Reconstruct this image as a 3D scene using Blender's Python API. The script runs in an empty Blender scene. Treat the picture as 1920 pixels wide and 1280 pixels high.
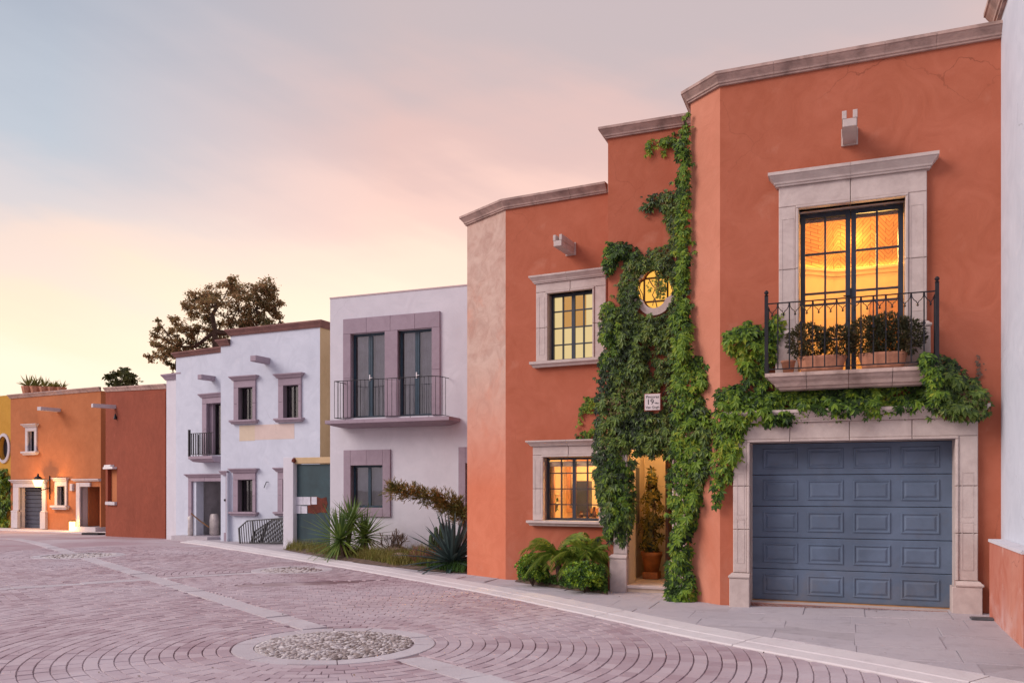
import bpy, bmesh, math, random
from mathutils import Vector, Matrix, noise
random.seed(7)
R=random.random
def U(a,b): return a+(b-a)*random.random()
S=bpy.context.scene
COL=S.collection
# ---------------------------------------------------------------- camera
F=1581.0; CX=960.0; HY=915.0; EYE=1.6
cd=bpy.data.cameras.new('camera'); cam=bpy.data.objects.new('camera',cd); COL.objects.link(cam)
cam.location=(0,0,EYE); cam.rotation_euler=(math.radians(90),0,0)
cd.sensor_width=36; cd.lens=F/1920*36; cd.shift_y=(HY-640)/1920; cd.clip_end=2000; cd.clip_start=.05
S.camera=cam
# ---------------------------------------------------------------- exposure
S.view_settings.view_transform='Standard'; S.view_settings.look='None'
S.view_settings.gamma=1; S.view_settings.exposure=0.25; S.view_settings.use_curve_mapping=False
def srgb(r,g,b):
    f=lambda c:(c/255/12.92) if c/255<=.04045 else ((c/255+.055)/1.055)**2.4
    return (f(r),f(g),f(b),1)
# ---------------------------------------------------------------- world
SUN_AZ=math.radians(-104); SUN_EL=math.radians(32)      # azimuth from +Y towards +X
wd=bpy.data.worlds.new('World'); S.world=wd; wd.use_nodes=True
nt=wd.node_tree; nt.nodes.clear()
def N(t,**k):
    n=nt.nodes.new(t)
    for a,b in k.items(): setattr(n,a,b)
    return n
def L(a,b): nt.links.new(a,b)
def M(op,a,b=None,c=None,clamp=False):
    n=N('ShaderNodeMath',operation=op); n.use_clamp=clamp
    for i,v in enumerate((a,b,c)):
        if v is None: continue
        if isinstance(v,(int,float)): n.inputs[i].default_value=v
        else: L(v,n.inputs[i])
    return n.outputs[0]
def ramp(fac,stops,interp='EASE'):
    n=N('ShaderNodeValToRGB'); cr=n.color_ramp; cr.interpolation=interp
    cr.elements[0].position=stops[0][0]; cr.elements[0].color=stops[0][1]
    cr.elements[1].position=stops[-1][0]; cr.elements[1].color=stops[-1][1]
    for p,c in stops[1:-1]:
        e=cr.elements.new(p); e.color=c
    L(fac,n.inputs[0]); return n.outputs[0]
def mixc(fac,a,b,bt='MIX'):
    n=N('ShaderNodeMix',data_type='RGBA',blend_type=bt)
    for s,v in ((n.inputs[0],fac),(n.inputs[6],a),(n.inputs[7],b)):
        if isinstance(v,(int,float,tuple)): s.default_value=v
        else: L(v,s)
    return n.outputs[2]
tc=N('ShaderNodeTexCoord'); sep=N('ShaderNodeSeparateXYZ'); L(tc.outputs['Generated'],sep.inputs[0])
el=M('ARCSINE',sep.outputs[2]); az=M('ARCTAN2',sep.outputs[0],sep.outputs[1])
# soft cloud warp of the elevation, so that the bands of the ramp become drifting streaks
cmb=N('ShaderNodeCombineXYZ'); L(M('MULTIPLY',az,1.5),cmb.inputs[0]); L(M('ADD',M('MULTIPLY',el,7.0),M('MULTIPLY',az,2.1)),cmb.inputs[1])
cn=N('ShaderNodeTexNoise'); cn.inputs['Scale'].default_value=1.7; cn.inputs['Detail'].default_value=5; cn.inputs['Roughness'].default_value=.5; L(cmb.outputs[0],cn.inputs['Vector'])
cmb2=N('ShaderNodeCombineXYZ'); L(M('MULTIPLY',az,2.2),cmb2.inputs[0]); L(M('ADD',M('MULTIPLY',el,16.0),M('MULTIPLY',az,-3.0)),cmb2.inputs[1])
cn2=N('ShaderNodeTexNoise'); cn2.inputs['Scale'].default_value=1.3; cn2.inputs['Detail'].default_value=6; L(cmb2.outputs[0],cn2.inputs['Vector'])
ew=M('ADD',el,M('MULTIPLY',M('SUBTRACT',cn.outputs[0],.5),.16))
ew=M('ADD',ew,M('MULTIPLY',M('SUBTRACT',cn2.outputs[0],.5),.05))
e01=M('DIVIDE',ew,1.5708,clamp=True)
d=lambda x:x/90.0
left=ramp(e01,[(0,srgb(248,226,204)),(d(6),srgb(250,228,200)),(d(9),srgb(249,216,180)),(d(11.2),srgb(244,208,178)),(d(13.5),srgb(226,200,188)),(d(16.5),srgb(200,192,194)),(d(21),srgb(178,184,193)),(d(30),srgb(160,166,178)),(d(50),srgb(168,168,182)),(1,srgb(178,174,190))])
right=ramp(e01,[(0,srgb(254,232,200)),(d(10),srgb(254,228,200)),(d(14),srgb(250,214,192)),(d(18),srgb(236,196,182)),(d(22),srgb(214,180,172)),(d(28),srgb(188,172,172)),(d(40),srgb(182,170,176)),(1,srgb(178,172,188))])
back=ramp(e01,[(0,srgb(188,176,188)),(d(12),srgb(200,178,188)),(d(24),srgb(190,180,196)),(d(45),srgb(182,176,194)),(1,srgb(178,173,189))])
# azimuth blend: left (sunset side) -> right
af=M('DIVIDE',M('ADD',az,.50),.36,clamp=True)
skyc=mixc(af,left,right)
skyc=mixc(M('DIVIDE',M('SUBTRACT',M('ABSOLUTE',az),1.2),1.0,clamp=True),skyc,back)
# glow round the sunset point low behind the tree
ga=M('DIVIDE',M('ADD',az,.33),.34); ge=M('DIVIDE',M('SUBTRACT',el,.15),.11)
gl=M('POWER',2.718,M('MULTIPLY',M('ADD',M('MULTIPLY',ga,ga),M('MULTIPLY',ge,ge)),-1.0))
skyc=mixc(M('MULTIPLY',gl,.55),skyc,(1.0,.84,.66,1))
bg=N('ShaderNodeBackground'); L(skyc,bg.inputs[0]); bg.inputs[1].default_value=1.0
sk=N('ShaderNodeTexSky'); sk.sky_type='NISHITA'; sk.sun_disc=False; sk.sun_elevation=SUN_EL; sk.sun_rotation=SUN_AZ; sk.dust_density=3
bg2=N('ShaderNodeBackground'); L(sk.outputs[0],bg2.inputs[0]); bg2.inputs[1].default_value=.012
ads=N('ShaderNodeAddShader'); L(bg.outputs[0],ads.inputs[0]); L(bg2.outputs[0],ads.inputs[1])
wo=N('ShaderNodeOutputWorld'); L(ads.outputs[0],wo.inputs[0])
# ---------------------------------------------------------------- sun (wide after-sunset glow from the left)
sl=bpy.data.lights.new('sun','SUN'); sl.energy=2.0; sl.angle=math.radians(34); sl.color=(1.0,.86,.82)
so=bpy.data.objects.new('sun',sl); COL.objects.link(so)
sd=Vector((math.sin(SUN_AZ)*math.cos(SUN_EL),math.cos(SUN_AZ)*math.cos(SUN_EL),math.sin(SUN_EL)))
so.rotation_euler=sd.to_track_quat('Z','Y').to_euler(); so.location=(-8,-8,12)

# ================================================================ materials
def newmat(name):
    global nt
    m=bpy.data.materials.new(name); m.use_nodes=True; nt=m.node_tree; nt.nodes.clear()
    return m
def finish(m,col,rough=.8,bump=None,bstr=.3,bdist=.01,metal=0,spec=.35,emis=None,estr=0,sub=0,alpha=None):
    p=N('ShaderNodeBsdfPrincipled'); o=N('ShaderNodeOutputMaterial')
    if isinstance(col,tuple): p.inputs['Base Color'].default_value=col
    else: L(col,p.inputs['Base Color'])
    if isinstance(rough,(int,float)): p.inputs['Roughness'].default_value=rough
    else: L(rough,p.inputs['Roughness'])
    p.inputs['Metallic'].default_value=metal; p.inputs['Specular IOR Level'].default_value=spec
    if bump is not None:
        b=N('ShaderNodeBump'); b.inputs['Strength'].default_value=bstr; b.inputs['Distance'].default_value=bdist
        L(bump,b.inputs['Height']); L(b.outputs[0],p.inputs['Normal'])
    if emis is not None:
        if isinstance(emis,tuple): p.inputs['Emission Color'].default_value=emis
        else: L(emis,p.inputs['Emission Color'])
        p.inputs['Emission Strength'].default_value=estr
    L(p.outputs[0],o.inputs[0]); return m
def coord(kind='Object',scale=(1,1,1)):
    t=N('ShaderNodeTexCoord'); mp=N('ShaderNodeMapping'); mp.inputs['Scale'].default_value=scale
    L(t.outputs[kind],mp.inputs[0]); return mp.outputs[0]
def tex(vec,scale,detail=4,rough=.55,dist=0):
    n=N('ShaderNodeTexNoise'); n.inputs['Scale'].default_value=scale; n.inputs['Detail'].default_value=detail
    n.inputs['Roughness'].default_value=rough; n.inputs['Distortion'].default_value=dist; L(vec,n.inputs['Vector']); return n.outputs[0]
def mul(c,k): return (c[0]*k,c[1]*k,c[2]*k,1)
def plaster(name,c,c2,c3,stain=.35,rough=.9,bstr=.35,extra=None):
    """c main colour, c2 blotch colour, c3 rarer chalky patches"""
    m=newmat(name); v=coord()
    a=ramp(tex(v,.55,6,.6,.6),[(.38,(0,0,0,1)),(.66,(1,1,1,1))],'LINEAR')
    b=ramp(tex(v,2.3,6,.62,.3),[(.60,(0,0,0,1)),(.78,(1,1,1,1))],'LINEAR')
    col=mixc(M('MULTIPLY',a,.8),c,c2)
    col=mixc(M('MULTIPLY',b,stain),col,c3)
    vs=coord(scale=(3.5,3.5,.25)); st=ramp(tex(vs,1.2,5,.6),[(.56,(0,0,0,1)),(.8,(1,1,1,1))],'LINEAR')
    col=mixc(M('MULTIPLY',M('MULTIPLY',st,.30)),col,mul(c,.72))
    if extra: col=extra(col,v)
    tw=ramp(tex(v,1.7,5,.6,2.2),[(.30,(0,0,0,1)),(.70,(1,1,1,1))],'LINEAR')
    col=mixc(M('MULTIPLY',M('SUBTRACT',1.0,tw),.26),col,mul(c,.66)); col=mixc(M('MULTIPLY',tw,.10),col,c3)
    vo=N('ShaderNodeTexVoronoi',feature='DISTANCE_TO_EDGE'); vo.inputs['Scale'].default_value=.42
    wv=N('ShaderNodeTexNoise'); wv.inputs['Scale'].default_value=1.3; wv.inputs['Detail'].default_value=6; L(v,wv.inputs['Vector'])
    av=N('ShaderNodeVectorMath',operation='MULTIPLY_ADD'); L(wv.outputs[1],av.inputs[0]); av.inputs[1].default_value=(.9,.9,.9); L(v,av.inputs[2]); L(av.outputs[0],vo.inputs['Vector'])
    crk=M('MULTIPLY',M('LESS_THAN',vo.outputs[0],.0022),ramp(tex(v,.35,2),[(.50,(0,0,0,1)),(.62,(1,1,1,1))],'LINEAR'))
    col=mixc(M('MULTIPLY',crk,.45),col,mul(c,.35))
    f=tex(v,38,3,.6); g=M('ADD',tex(v,5,4,.5),M('MULTIPLY',tw,.8))
    return finish(m,col,rough,M('ADD',M('MULTIPLY',f,.35),g),bstr,.012,spec=.15)
def zmask(v,z0,z1):
    s=N('ShaderNodeSeparateXYZ'); L(v,s.inputs[0]); return M('DIVIDE',M('SUBTRACT',s.outputs[2],z0),z1-z0,clamp=True)
ORANGE=(.48,.146,.084,1)
def lowdirt_or_tint(c3,z0,z1,amt,sc=2.2):
    def f(col,v):
        n=ramp(tex(v,sc,7,.65,.5),[(.42,(0,0,0,1)),(.72,(1,1,1,1))],'LINEAR')
        return mixc(M('MULTIPLY',M('MULTIPLY',zmask(v,z1,z0),n),amt),col,c3)
    return f
m_orange=plaster('terracotta_plaster',ORANGE,(.385,.108,.054,1),(.60,.29,.20,1),.42,extra=lowdirt_or_tint((.40,.25,.19,1),-.1,.8,.7))
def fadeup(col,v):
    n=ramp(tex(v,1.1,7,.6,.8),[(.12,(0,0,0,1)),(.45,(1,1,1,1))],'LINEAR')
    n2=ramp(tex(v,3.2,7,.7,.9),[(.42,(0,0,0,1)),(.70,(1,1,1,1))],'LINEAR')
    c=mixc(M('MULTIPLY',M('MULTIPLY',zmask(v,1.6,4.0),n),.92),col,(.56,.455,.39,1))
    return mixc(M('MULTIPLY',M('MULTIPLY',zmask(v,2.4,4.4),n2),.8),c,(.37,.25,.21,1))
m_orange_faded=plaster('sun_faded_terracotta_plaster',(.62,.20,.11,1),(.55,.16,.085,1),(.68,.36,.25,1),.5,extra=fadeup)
m_orange_lit=plaster('sunset_lit_terracotta_plaster',(.58,.235,.15,1),(.52,.19,.115,1),(.68,.33,.25,1),.5,extra=lowdirt_or_tint((.50,.13,.06,1),1.2,3.0,.9,.6))  # sunset glow painted into the chamfer colour as pink, deeper orange lower down
m_farorange=plaster('far_orange_plaster',(.47,.175,.075,1),(.39,.135,.055,1),(.64,.26,.12,1),.25)
m_darkorange=plaster('deep_rust_plaster',(.27,.072,.042,1),(.22,.06,.036,1),(.46,.14,.09,1),.3)
m_yellow=plaster('ochre_plaster',(.55,.30,.05,1),(.48,.25,.04,1),(.6,.38,.12,1),.3)
m_white=plaster('whitewashed_plaster',(.69,.69,.735,1),(.60,.59,.635,1),(.66,.60,.62,1),.35,bstr=.25,extra=lowdirt_or_tint((.5,.45,.42,1),-.1,.9,.5))
m_whiteblue=plaster('cool_white_plaster',(.62,.67,.755,1),(.54,.585,.665,1),(.82,.82,.86,1),.3,bstr=.2)
m_beige=plaster('beige_plaster',(.60,.45,.26,1),(.52,.37,.2,1),(.68,.55,.4,1),.4)
m_cream=plaster('cream_plaster',(.78,.66,.46,1),(.74,.6,.4,1),(.8,.7,.52,1),.2,bstr=.1)
m_patchA=plaster('tan_test_paint',(.66,.56,.42,1),(.62,.52,.4,1),(.7,.6,.48,1),.2,bstr=.1)
m_patchB=plaster('pinkish_test_paint',(.68,.56,.50,1),(.64,.53,.47,1),(.7,.6,.55,1),.2,bstr=.1)
m_plinth=plaster('streaked_terracotta_plinth',(.52,.16,.10,1),(.60,.28,.2,1),(.75,.6,.55,1),.75,extra=lowdirt_or_tint((.72,.62,.62,1),-.1,.55,1.0,1.4))
def stone(name,c,dark,amt=.6,bstr=.35):
    m=newmat(name); v=coord()
    a=ramp(tex(v,3.0,7,.65,.7),[(.44,(0,0,0,1)),(.72,(1,1,1,1))],'LINEAR')
    b=ramp(tex(v,13,5,.6),[(.35,(0,0,0,1)),(.75,(1,1,1,1))],'LINEAR')
    oi=N('ShaderNodeObjectInfo')
    col=mixc(M('MULTIPLY',a,amt),c,dark); col=mixc(M('MULTIPLY',b,.22),col,mul(dark,.8))
    col=mixc(M('MULTIPLY',oi.outputs['Random'],.32),col,mul(c,.72))
    return finish(m,col,.85,M('ADD',tex(v,30,4,.6),M('MULTIPLY',tex(v,7,4),1.0)),bstr,.008,spec=.2)
m_stone=stone('pinkish_cantera_stone',(.62,.53,.49,1),(.36,.28,.26,1),.55)
m_cornice=stone('weathered_cantera_cornice',(.52,.37,.32,1),(.16,.11,.10,1),.8)
m_slab=stone('worn_balcony_stone',(.60,.46,.40,1),(.18,.12,.10,1),.9)
m_mauve=stone('mauve_cantera_stone',(.38,.31,.36,1),(.27,.21,.25,1),.5,.2)
m_darkcor=stone('dark_brown_cornice',(.27,.14,.12,1),(.10,.06,.06,1),.6)
m_farstone=stone('pale_grey_stone',(.60,.56,.58,1),(.40,.36,.38,1),.4,.15)
m_step=stone('pale_step_stone',(.66,.52,.40,1),(.5,.38,.28,1),.4,.2)
def simple(name,c,rough=.5,metal=0,spec=.4,var=.25,sc=6,bstr=.1):
    m=newmat(name); v=coord(); n=tex(v,sc,5,.6)
    col=mixc(M('MULTIPLY',ramp(n,[(.35,(0,0,0,1)),(.7,(1,1,1,1))],'LINEAR'),1.0),mul(c,1-var),mul(c,1+var*.5))
    return finish(m,col,rough,tex(v,sc*6,3),bstr,.003,metal,spec)
m_iron=simple('black_wrought_iron',(.018,.017,.022,1),.5,.2,.4)
m_steel=simple('blue_black_window_steel',(.022,.034,.055,1),.4,0,.5)
m_teal=simple('teal_door_paint',(.02,.055,.085,1),.4,0,.5)
def gd():
    m=newmat('slate_blue_garage_paint'); v=coord(); c=(.105,.148,.215,1)
    a=ramp(tex(v,1.6,6,.6,.6),[(.35,(0,0,0,1)),(.7,(1,1,1,1))],'LINEAR'); b=ramp(tex(v,5,6,.65),[(.55,(0,0,0,1)),(.75,(1,1,1,1))],'LINEAR')
    col=mixc(a,mul(c,.82),mul(c,1.18)); col=mixc(M('MULTIPLY',b,.4),col,(.12,.135,.165,1)); col=lowdirt_or_tint((.20,.19,.19,1),.0,.7,.6,3)(col,v)
    return finish(m,col,.5,tex(coord(scale=(2,1,20)),6,3),.12,.004,spec=.35)
m_garage=gd()
m_fargarage=simple('navy_garage_paint',(.045,.055,.09,1),.5)
m_gate=simple('dark_green_gate_paint',(.030,.068,.080,1),.45,var=.3,sc=2)
m_rust=simple('rust_red_primer',(.14,.026,.012,1),.8,var=.5,sc=8)
m_paper=simple('faded_paper',(.62,.62,.68,1),.9,var=.15)
m_black=simple('dark_void',(.02,.018,.02,1),.9)
m_darkroom=simple('dim_room_plaster',(.16,.12,.11,1),.9)
m_curtain=simple('grey_curtain',(.56,.54,.56,1),.9,sc=3)
m_terra=simple('terracotta_clay',(.55,.25,.15,1),.85,var=.3,sc=8,bstr=.3)
m_terra2=simple('orange_glazed_clay',(.50,.17,.04,1),.5,var=.3,sc=8)
m_wood=simple('dark_wood',(.10,.045,.02,1),.6)
m_woodlt=simple('honey_wood',(.38,.19,.07,1),.6)
m_tank=simple('grey_steel_tank',(.16,.18,.22,1),.35,.5)
m_bag=simple('translucent_plastic_wrap',(.55,.50,.48,1),.3,var=.3)
m_rock=simple('tan_boulder',(.33,.23,.19,1),.9,var=.4,sc=3,bstr=.6)
m_soil=simple('dry_garden_soil',(.15,.10,.075,1),1,var=.5,sc=7,bstr=.8)
m_bark=simple('brown_bark',(.11,.07,.05,1),.95,var=.4,sc=9,bstr=.8)
m_vase=simple('green_glass_vase',(.03,.05,.03,1),.15)
m_petal=simple('cream_petals',(.8,.7,.5,1),.6)
m_white2=simple('white_enamel',(.75,.74,.75,1),.4,var=.08)
m_galv=simple('galvanised_grey_lid',(.10,.11,.12,1),.5)
m_tile=simple('white_house_tile',(.72,.66,.65,1),.3,var=.06)
m_ink=simple('black_lettering',(.02,.018,.02,1),.5)
def glassmat(name,tint,reflect=1.0):
    m=newmat(name); t=N('ShaderNodeBsdfTransparent'); t.inputs[0].default_value=tint
    g=N('ShaderNodeBsdfGlossy'); g.inputs['Roughness'].default_value=.02; g.inputs['Color'].default_value=(.95,.97,1,1)
    v=coord(); b=N('ShaderNodeBump'); b.inputs['Strength'].default_value=.05; b.inputs['Distance'].default_value=.02; L(tex(v,1.7,2),b.inputs['Height']); L(b.outputs[0],g.inputs['Normal'])
    fr=N('ShaderNodeFresnel'); fr.inputs['IOR'].default_value=1.55
    x=N('ShaderNodeMixShader'); L(M('MULTIPLY',fr.outputs[0],reflect,clamp=True),x.inputs[0]); L(t.outputs[0],x.inputs[1]); L(g.outputs[0],x.inputs[2])
    o=N('ShaderNodeOutputMaterial'); L(x.outputs[0],o.inputs[0]); return m
m_glass=glassmat('clear_window_glass',(.95,.95,.93,1),1.0)
m_glassd=glassmat('reflecting_window_glass',(.72,.76,.80,1),3.2)
def emit(name,c,s):
    m=newmat(name); e=N('ShaderNodeEmission'); 
    v=coord(); n=tex(v,1.5,3)
    L(mixc(M('MULTIPLY',n,.5),c,mul(c,.7)),e.inputs[0]); e.inputs[1].default_value=s
    o=N('ShaderNodeOutputMaterial'); L(e.outputs[0],o.inputs[0]); return m
m_blind=emit('lit_cream_blind',(1.0,.74,.34,1),.75)
m_blind2=emit('lit_amber_curtain',(.85,.42,.10,1),.62)
m_quat=emit('lit_amber_glass',(1.0,.50,.09,1),1.0)
m_led=emit('cove_light_strip',(1.0,.55,.12,1),9)
m_lamp=emit('lantern_glass_glow',(1.0,.58,.20,1),5)
def ceilingmat():
    m=newmat('herringbone_brick_vault'); v=coord(scale=(1,1,1))
    # zigzag offset makes the courses read as herringbone
    s=N('ShaderNodeSeparateXYZ'); L(v,s.inputs[0])
    zig=M('ABSOLUTE',M('SUBTRACT',M('FRACT',M('MULTIPLY',s.outputs[0],2.0)),.5))
    c=N('ShaderNodeCombineXYZ'); L(s.outputs[0],c.inputs[0]); L(M('ADD',s.outputs[1],M('MULTIPLY',zig,.5)),c.inputs[1])
    b=N('ShaderNodeTexBrick'); b.inputs['Scale'].default_value=1.0; b.inputs['Brick Width'].default_value=.22; b.inputs['Row Height'].default_value=.062; b.inputs['Mortar Size'].default_value=.006
    b.inputs['Color1'].default_value=(.62,.36,.15,1); b.inputs['Color2'].default_value=(.5,.27,.1,1); b.inputs['Mortar'].default_value=(.26,.13,.05,1)
    L(c.outputs[0],b.inputs['Vector']); return finish(m,b.outputs[0],.8,b.outputs['Fac'],-.5,.02)
m_vault=ceilingmat()
def foliage(name,cols,trans=.35,spec=.35,sc=1.2,rough=.5):
    """cols: list of colours drawn per leaf, drifting with a slow noise through the plant"""
    m=newmat(name); g=N('ShaderNodeNewGeometry'); v=coord('Object')
    f=M('ADD',M('MULTIPLY',g.outputs['Random Per Island'],.62),M('MULTIPLY',M('SUBTRACT',tex(v,sc,3,.6),.38),1.7),clamp=True)
    n=len(cols); col=ramp(f,[(i/(n-1),c) for i,c in enumerate(cols)],'LINEAR')
    p=N('ShaderNodeBsdfPrincipled'); L(col,p.inputs['Base Color']); p.inputs['Roughness'].default_value=rough; p.inputs['Specular IOR Level'].default_value=spec
    t=N('ShaderNodeBsdfTranslucent'); L(col,t.inputs[0]); x=N('ShaderNodeMixShader'); x.inputs[0].default_value=trans
    L(p.outputs[0],x.inputs[1]); L(t.outputs[0],x.inputs[2]); o=N('ShaderNodeOutputMaterial'); L(x.outputs[0],o.inputs[0]); return m
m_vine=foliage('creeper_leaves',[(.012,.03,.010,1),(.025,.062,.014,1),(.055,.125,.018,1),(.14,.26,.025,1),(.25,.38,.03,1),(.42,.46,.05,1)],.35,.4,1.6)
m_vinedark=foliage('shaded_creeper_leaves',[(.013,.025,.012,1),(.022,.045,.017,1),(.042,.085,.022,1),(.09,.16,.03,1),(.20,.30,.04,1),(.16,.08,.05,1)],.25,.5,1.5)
m_euc=foliage('eucalyptus_leaves',[(.09,.10,.04,1),(.15,.14,.06,1),(.28,.19,.09,1),(.46,.27,.14,1),(.20,.21,.08,1)],.7,.2,.5)  # sunset backlight mixed into the leaf colours as orange browns
m_tree2=foliage('far_tree_leaves',[(.05,.055,.02,1),(.09,.10,.03,1),(.14,.13,.05,1)],.4)
m_yucca=foliage('yucca_blades',[(.05,.10,.05,1),(.10,.18,.05,1),(.20,.29,.05,1),(.36,.42,.08,1)],.15,.4,1.5)
m_agave=foliage('blue_agave_blades',[(.035,.065,.065,1),(.05,.085,.08,1),(.07,.11,.09,1)],.05,.4,1.5)
m_palm=foliage('palm_fronds',[(.07,.13,.02,1),(.14,.23,.03,1),(.24,.32,.04,1),(.30,.28,.07,1)],.3,.3,2)
m_bush=foliage('lime_tipped_shrub_leaves',[(.03,.07,.03,1),(.05,.12,.03,1),(.22,.38,.03,1),(.45,.60,.05,1)],.3,.4,4)
m_cover=foliage('green_ground_cover',[(.03,.09,.02,1),(.06,.15,.03,1),(.12,.22,.04,1)],.3,.3,2)
m_grass=foliage('olive_grass',[(.10,.11,.03,1),(.18,.18,.04,1),(.30,.25,.08,1),(.20,.24,.05,1)],.3,.2,2)
m_fire=foliage('firestick_twigs',[(.09,.10,.03,1),(.15,.15,.04,1),(.24,.20,.06,1),(.38,.20,.05,1),(.45,.17,.05,1)],.1,.3,1.2)
m_dark=foliage('olive_planter_leaves',[(.03,.035,.02,1),(.05,.055,.025,1),(.09,.08,.03,1),(.12,.08,.04,1)],.2,.4,3)
m_scheff=foliage('variegated_indoor_leaves',[(.02,.035,.012,1),(.04,.06,.015,1),(.35,.26,.03,1),(.05,.07,.02,1)],.2,.4,5)
m_red=foliage('reddish_dry_twigs',[(.20,.09,.07,1),(.30,.13,.09,1),(.16,.11,.08,1)],.1,.2,3)
m_dry=foliage('dry_brown_stems',[(.12,.09,.07,1),(.20,.14,.10,1)],.0,.2,3)
m_cactus=simple('dull_green_cactus',(.07,.12,.05,1),.7)
# paving
def pavers():
    m=newmat('dusty_rose_pavers'); v=coord(); oi=N('ShaderNodeObjectInfo'); g=N('ShaderNodeNewGeometry')
    r=M('FRACT',M('ADD',g.outputs['Random Per Island'],oi.outputs['Random']))
    c=ramp(r,[(0,(.35,.25,.275,1)),(.5,(.42,.325,.35,1)),(1,(.49,.40,.42,1))],'LINEAR')
    dust=ramp(tex(v,.45,6,.6,.6),[(.40,(0,0,0,1)),(.68,(1,1,1,1))],'LINEAR')
    c=mixc(M('MULTIPLY',dust,.78),c,(.52,.46,.49,1))
    sp=ramp(tex(v,2.2,7,.7),[(.58,(0,0,0,1)),(.74,(1,1,1,1))],'LINEAR'); c=mixc(M('MULTIPLY',sp,.3),c,(.58,.50,.50,1))
    dk=ramp(tex(v,1.1,6,.65,.9),[(.60,(0,0,0,1)),(.8,(1,1,1,1))],'LINEAR'); c=mixc(M('MULTIPLY',dk,.5),c,(.24,.16,.17,1)); oil=ramp(tex(v,.18,4,.7,1.2),[(.58,(0,0,0,1)),(.72,(1,1,1,1))],'LINEAR'); c=mixc(M('MULTIPLY',oil,.35),c,(.27,.20,.21,1))
    return finish(m,c,.85,M('ADD',tex(v,60,4,.7),tex(v,9,3)),.35,.006,spec=.2)
m_paver=pavers()
def mortar():
    m=newmat('dusty_mortar'); v=coord()
    c=mixc(ramp(tex(v,.45,6,.6,.6),[(.40,(0,0,0,1)),(.64,(1,1,1,1))],'LINEAR'),(.20,.13,.14,1),(.46,.38,.39,1))
    s=N('ShaderNodeSeparateXYZ'); L(v,s.inputs[0]); far=M('DIVIDE',M('SUBTRACT',s.outputs[1],16),8,clamp=True)
    # past the last brick laid one by one the surface itself carries the paver colour
    fc=mixc(ramp(tex(v,.30,6,.6,.6),[(.40,(0,0,0,1)),(.64,(1,1,1,1))],'LINEAR'),(.38,.27,.29,1),(.50,.44,.46,1))
    c=mixc(far,c,fc)
    return finish(m,c,.95,tex(v,30,4),.4,.01,spec=.1)
m_mortar=mortar()
def concrete(name,c,c2,dk,ds=.5,bs=.4):
    m=newmat(name); v=coord(); oi=N('ShaderNodeObjectInfo')
    a=ramp(tex(v,.8,6,.6,.5),[(.35,(0,0,0,1)),(.7,(1,1,1,1))],'LINEAR'); b=ramp(tex(v,4.5,7,.7,.5),[(.52,(0,0,0,1)),(.75,(1,1,1,1))],'LINEAR')
    col=mixc(a,c,c2); col=mixc(M('MULTIPLY',b,ds),col,dk); col=mixc(M('MULTIPLY',oi.outputs['Random'],.25),col,mul(c,.78))
    return finish(m,col,.9,M('ADD',tex(v,50,4,.7),M('MULTIPLY',tex(v,6,5),1.4)),bs,.01,spec=.15)
m_flag=concrete('grey_flagstone',(.50,.46,.48,1),(.43,.40,.43,1),(.32,.28,.30,1),.65,.6)
m_joint=concrete('cement_joint',(.45,.41,.43,1),(.39,.36,.38,1),(.24,.22,.23,1),.6)
m_kerb=concrete('pale_kerb_concrete',(.66,.62,.62,1),(.60,.55,.56,1),(.40,.36,.37,1),.45)
m_band=concrete('pale_band_concrete',(.56,.52,.54,1),(.47,.42,.44,1),(.38,.31,.33,1),.75)
m_pebbed=concrete('pebble_mortar',(.60,.55,.54,1),(.5,.46,.45,1),(.36,.31,.30,1),.5)
def pebmat():
    m=newmat('river_pebbles'); oi=N('ShaderNodeObjectInfo'); v=coord()
    gg=N('ShaderNodeNewGeometry'); c=ramp(M('FRACT',M('ADD',oi.outputs['Random'],gg.outputs['Random Per Island'])),[(0,(.18,.14,.125,1)),(.35,(.36,.30,.28,1)),(.7,(.50,.45,.44,1)),(1,(.62,.58,.57,1))],'LINEAR')
    return finish(m,c,.6,tex(v,40,3),.2,.003)
m_pebble=pebmat()
m_ground=concrete('dusty_ground',(.35,.30,.28,1),(.30,.26,.24,1),(.25,.2,.18,1))

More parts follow.
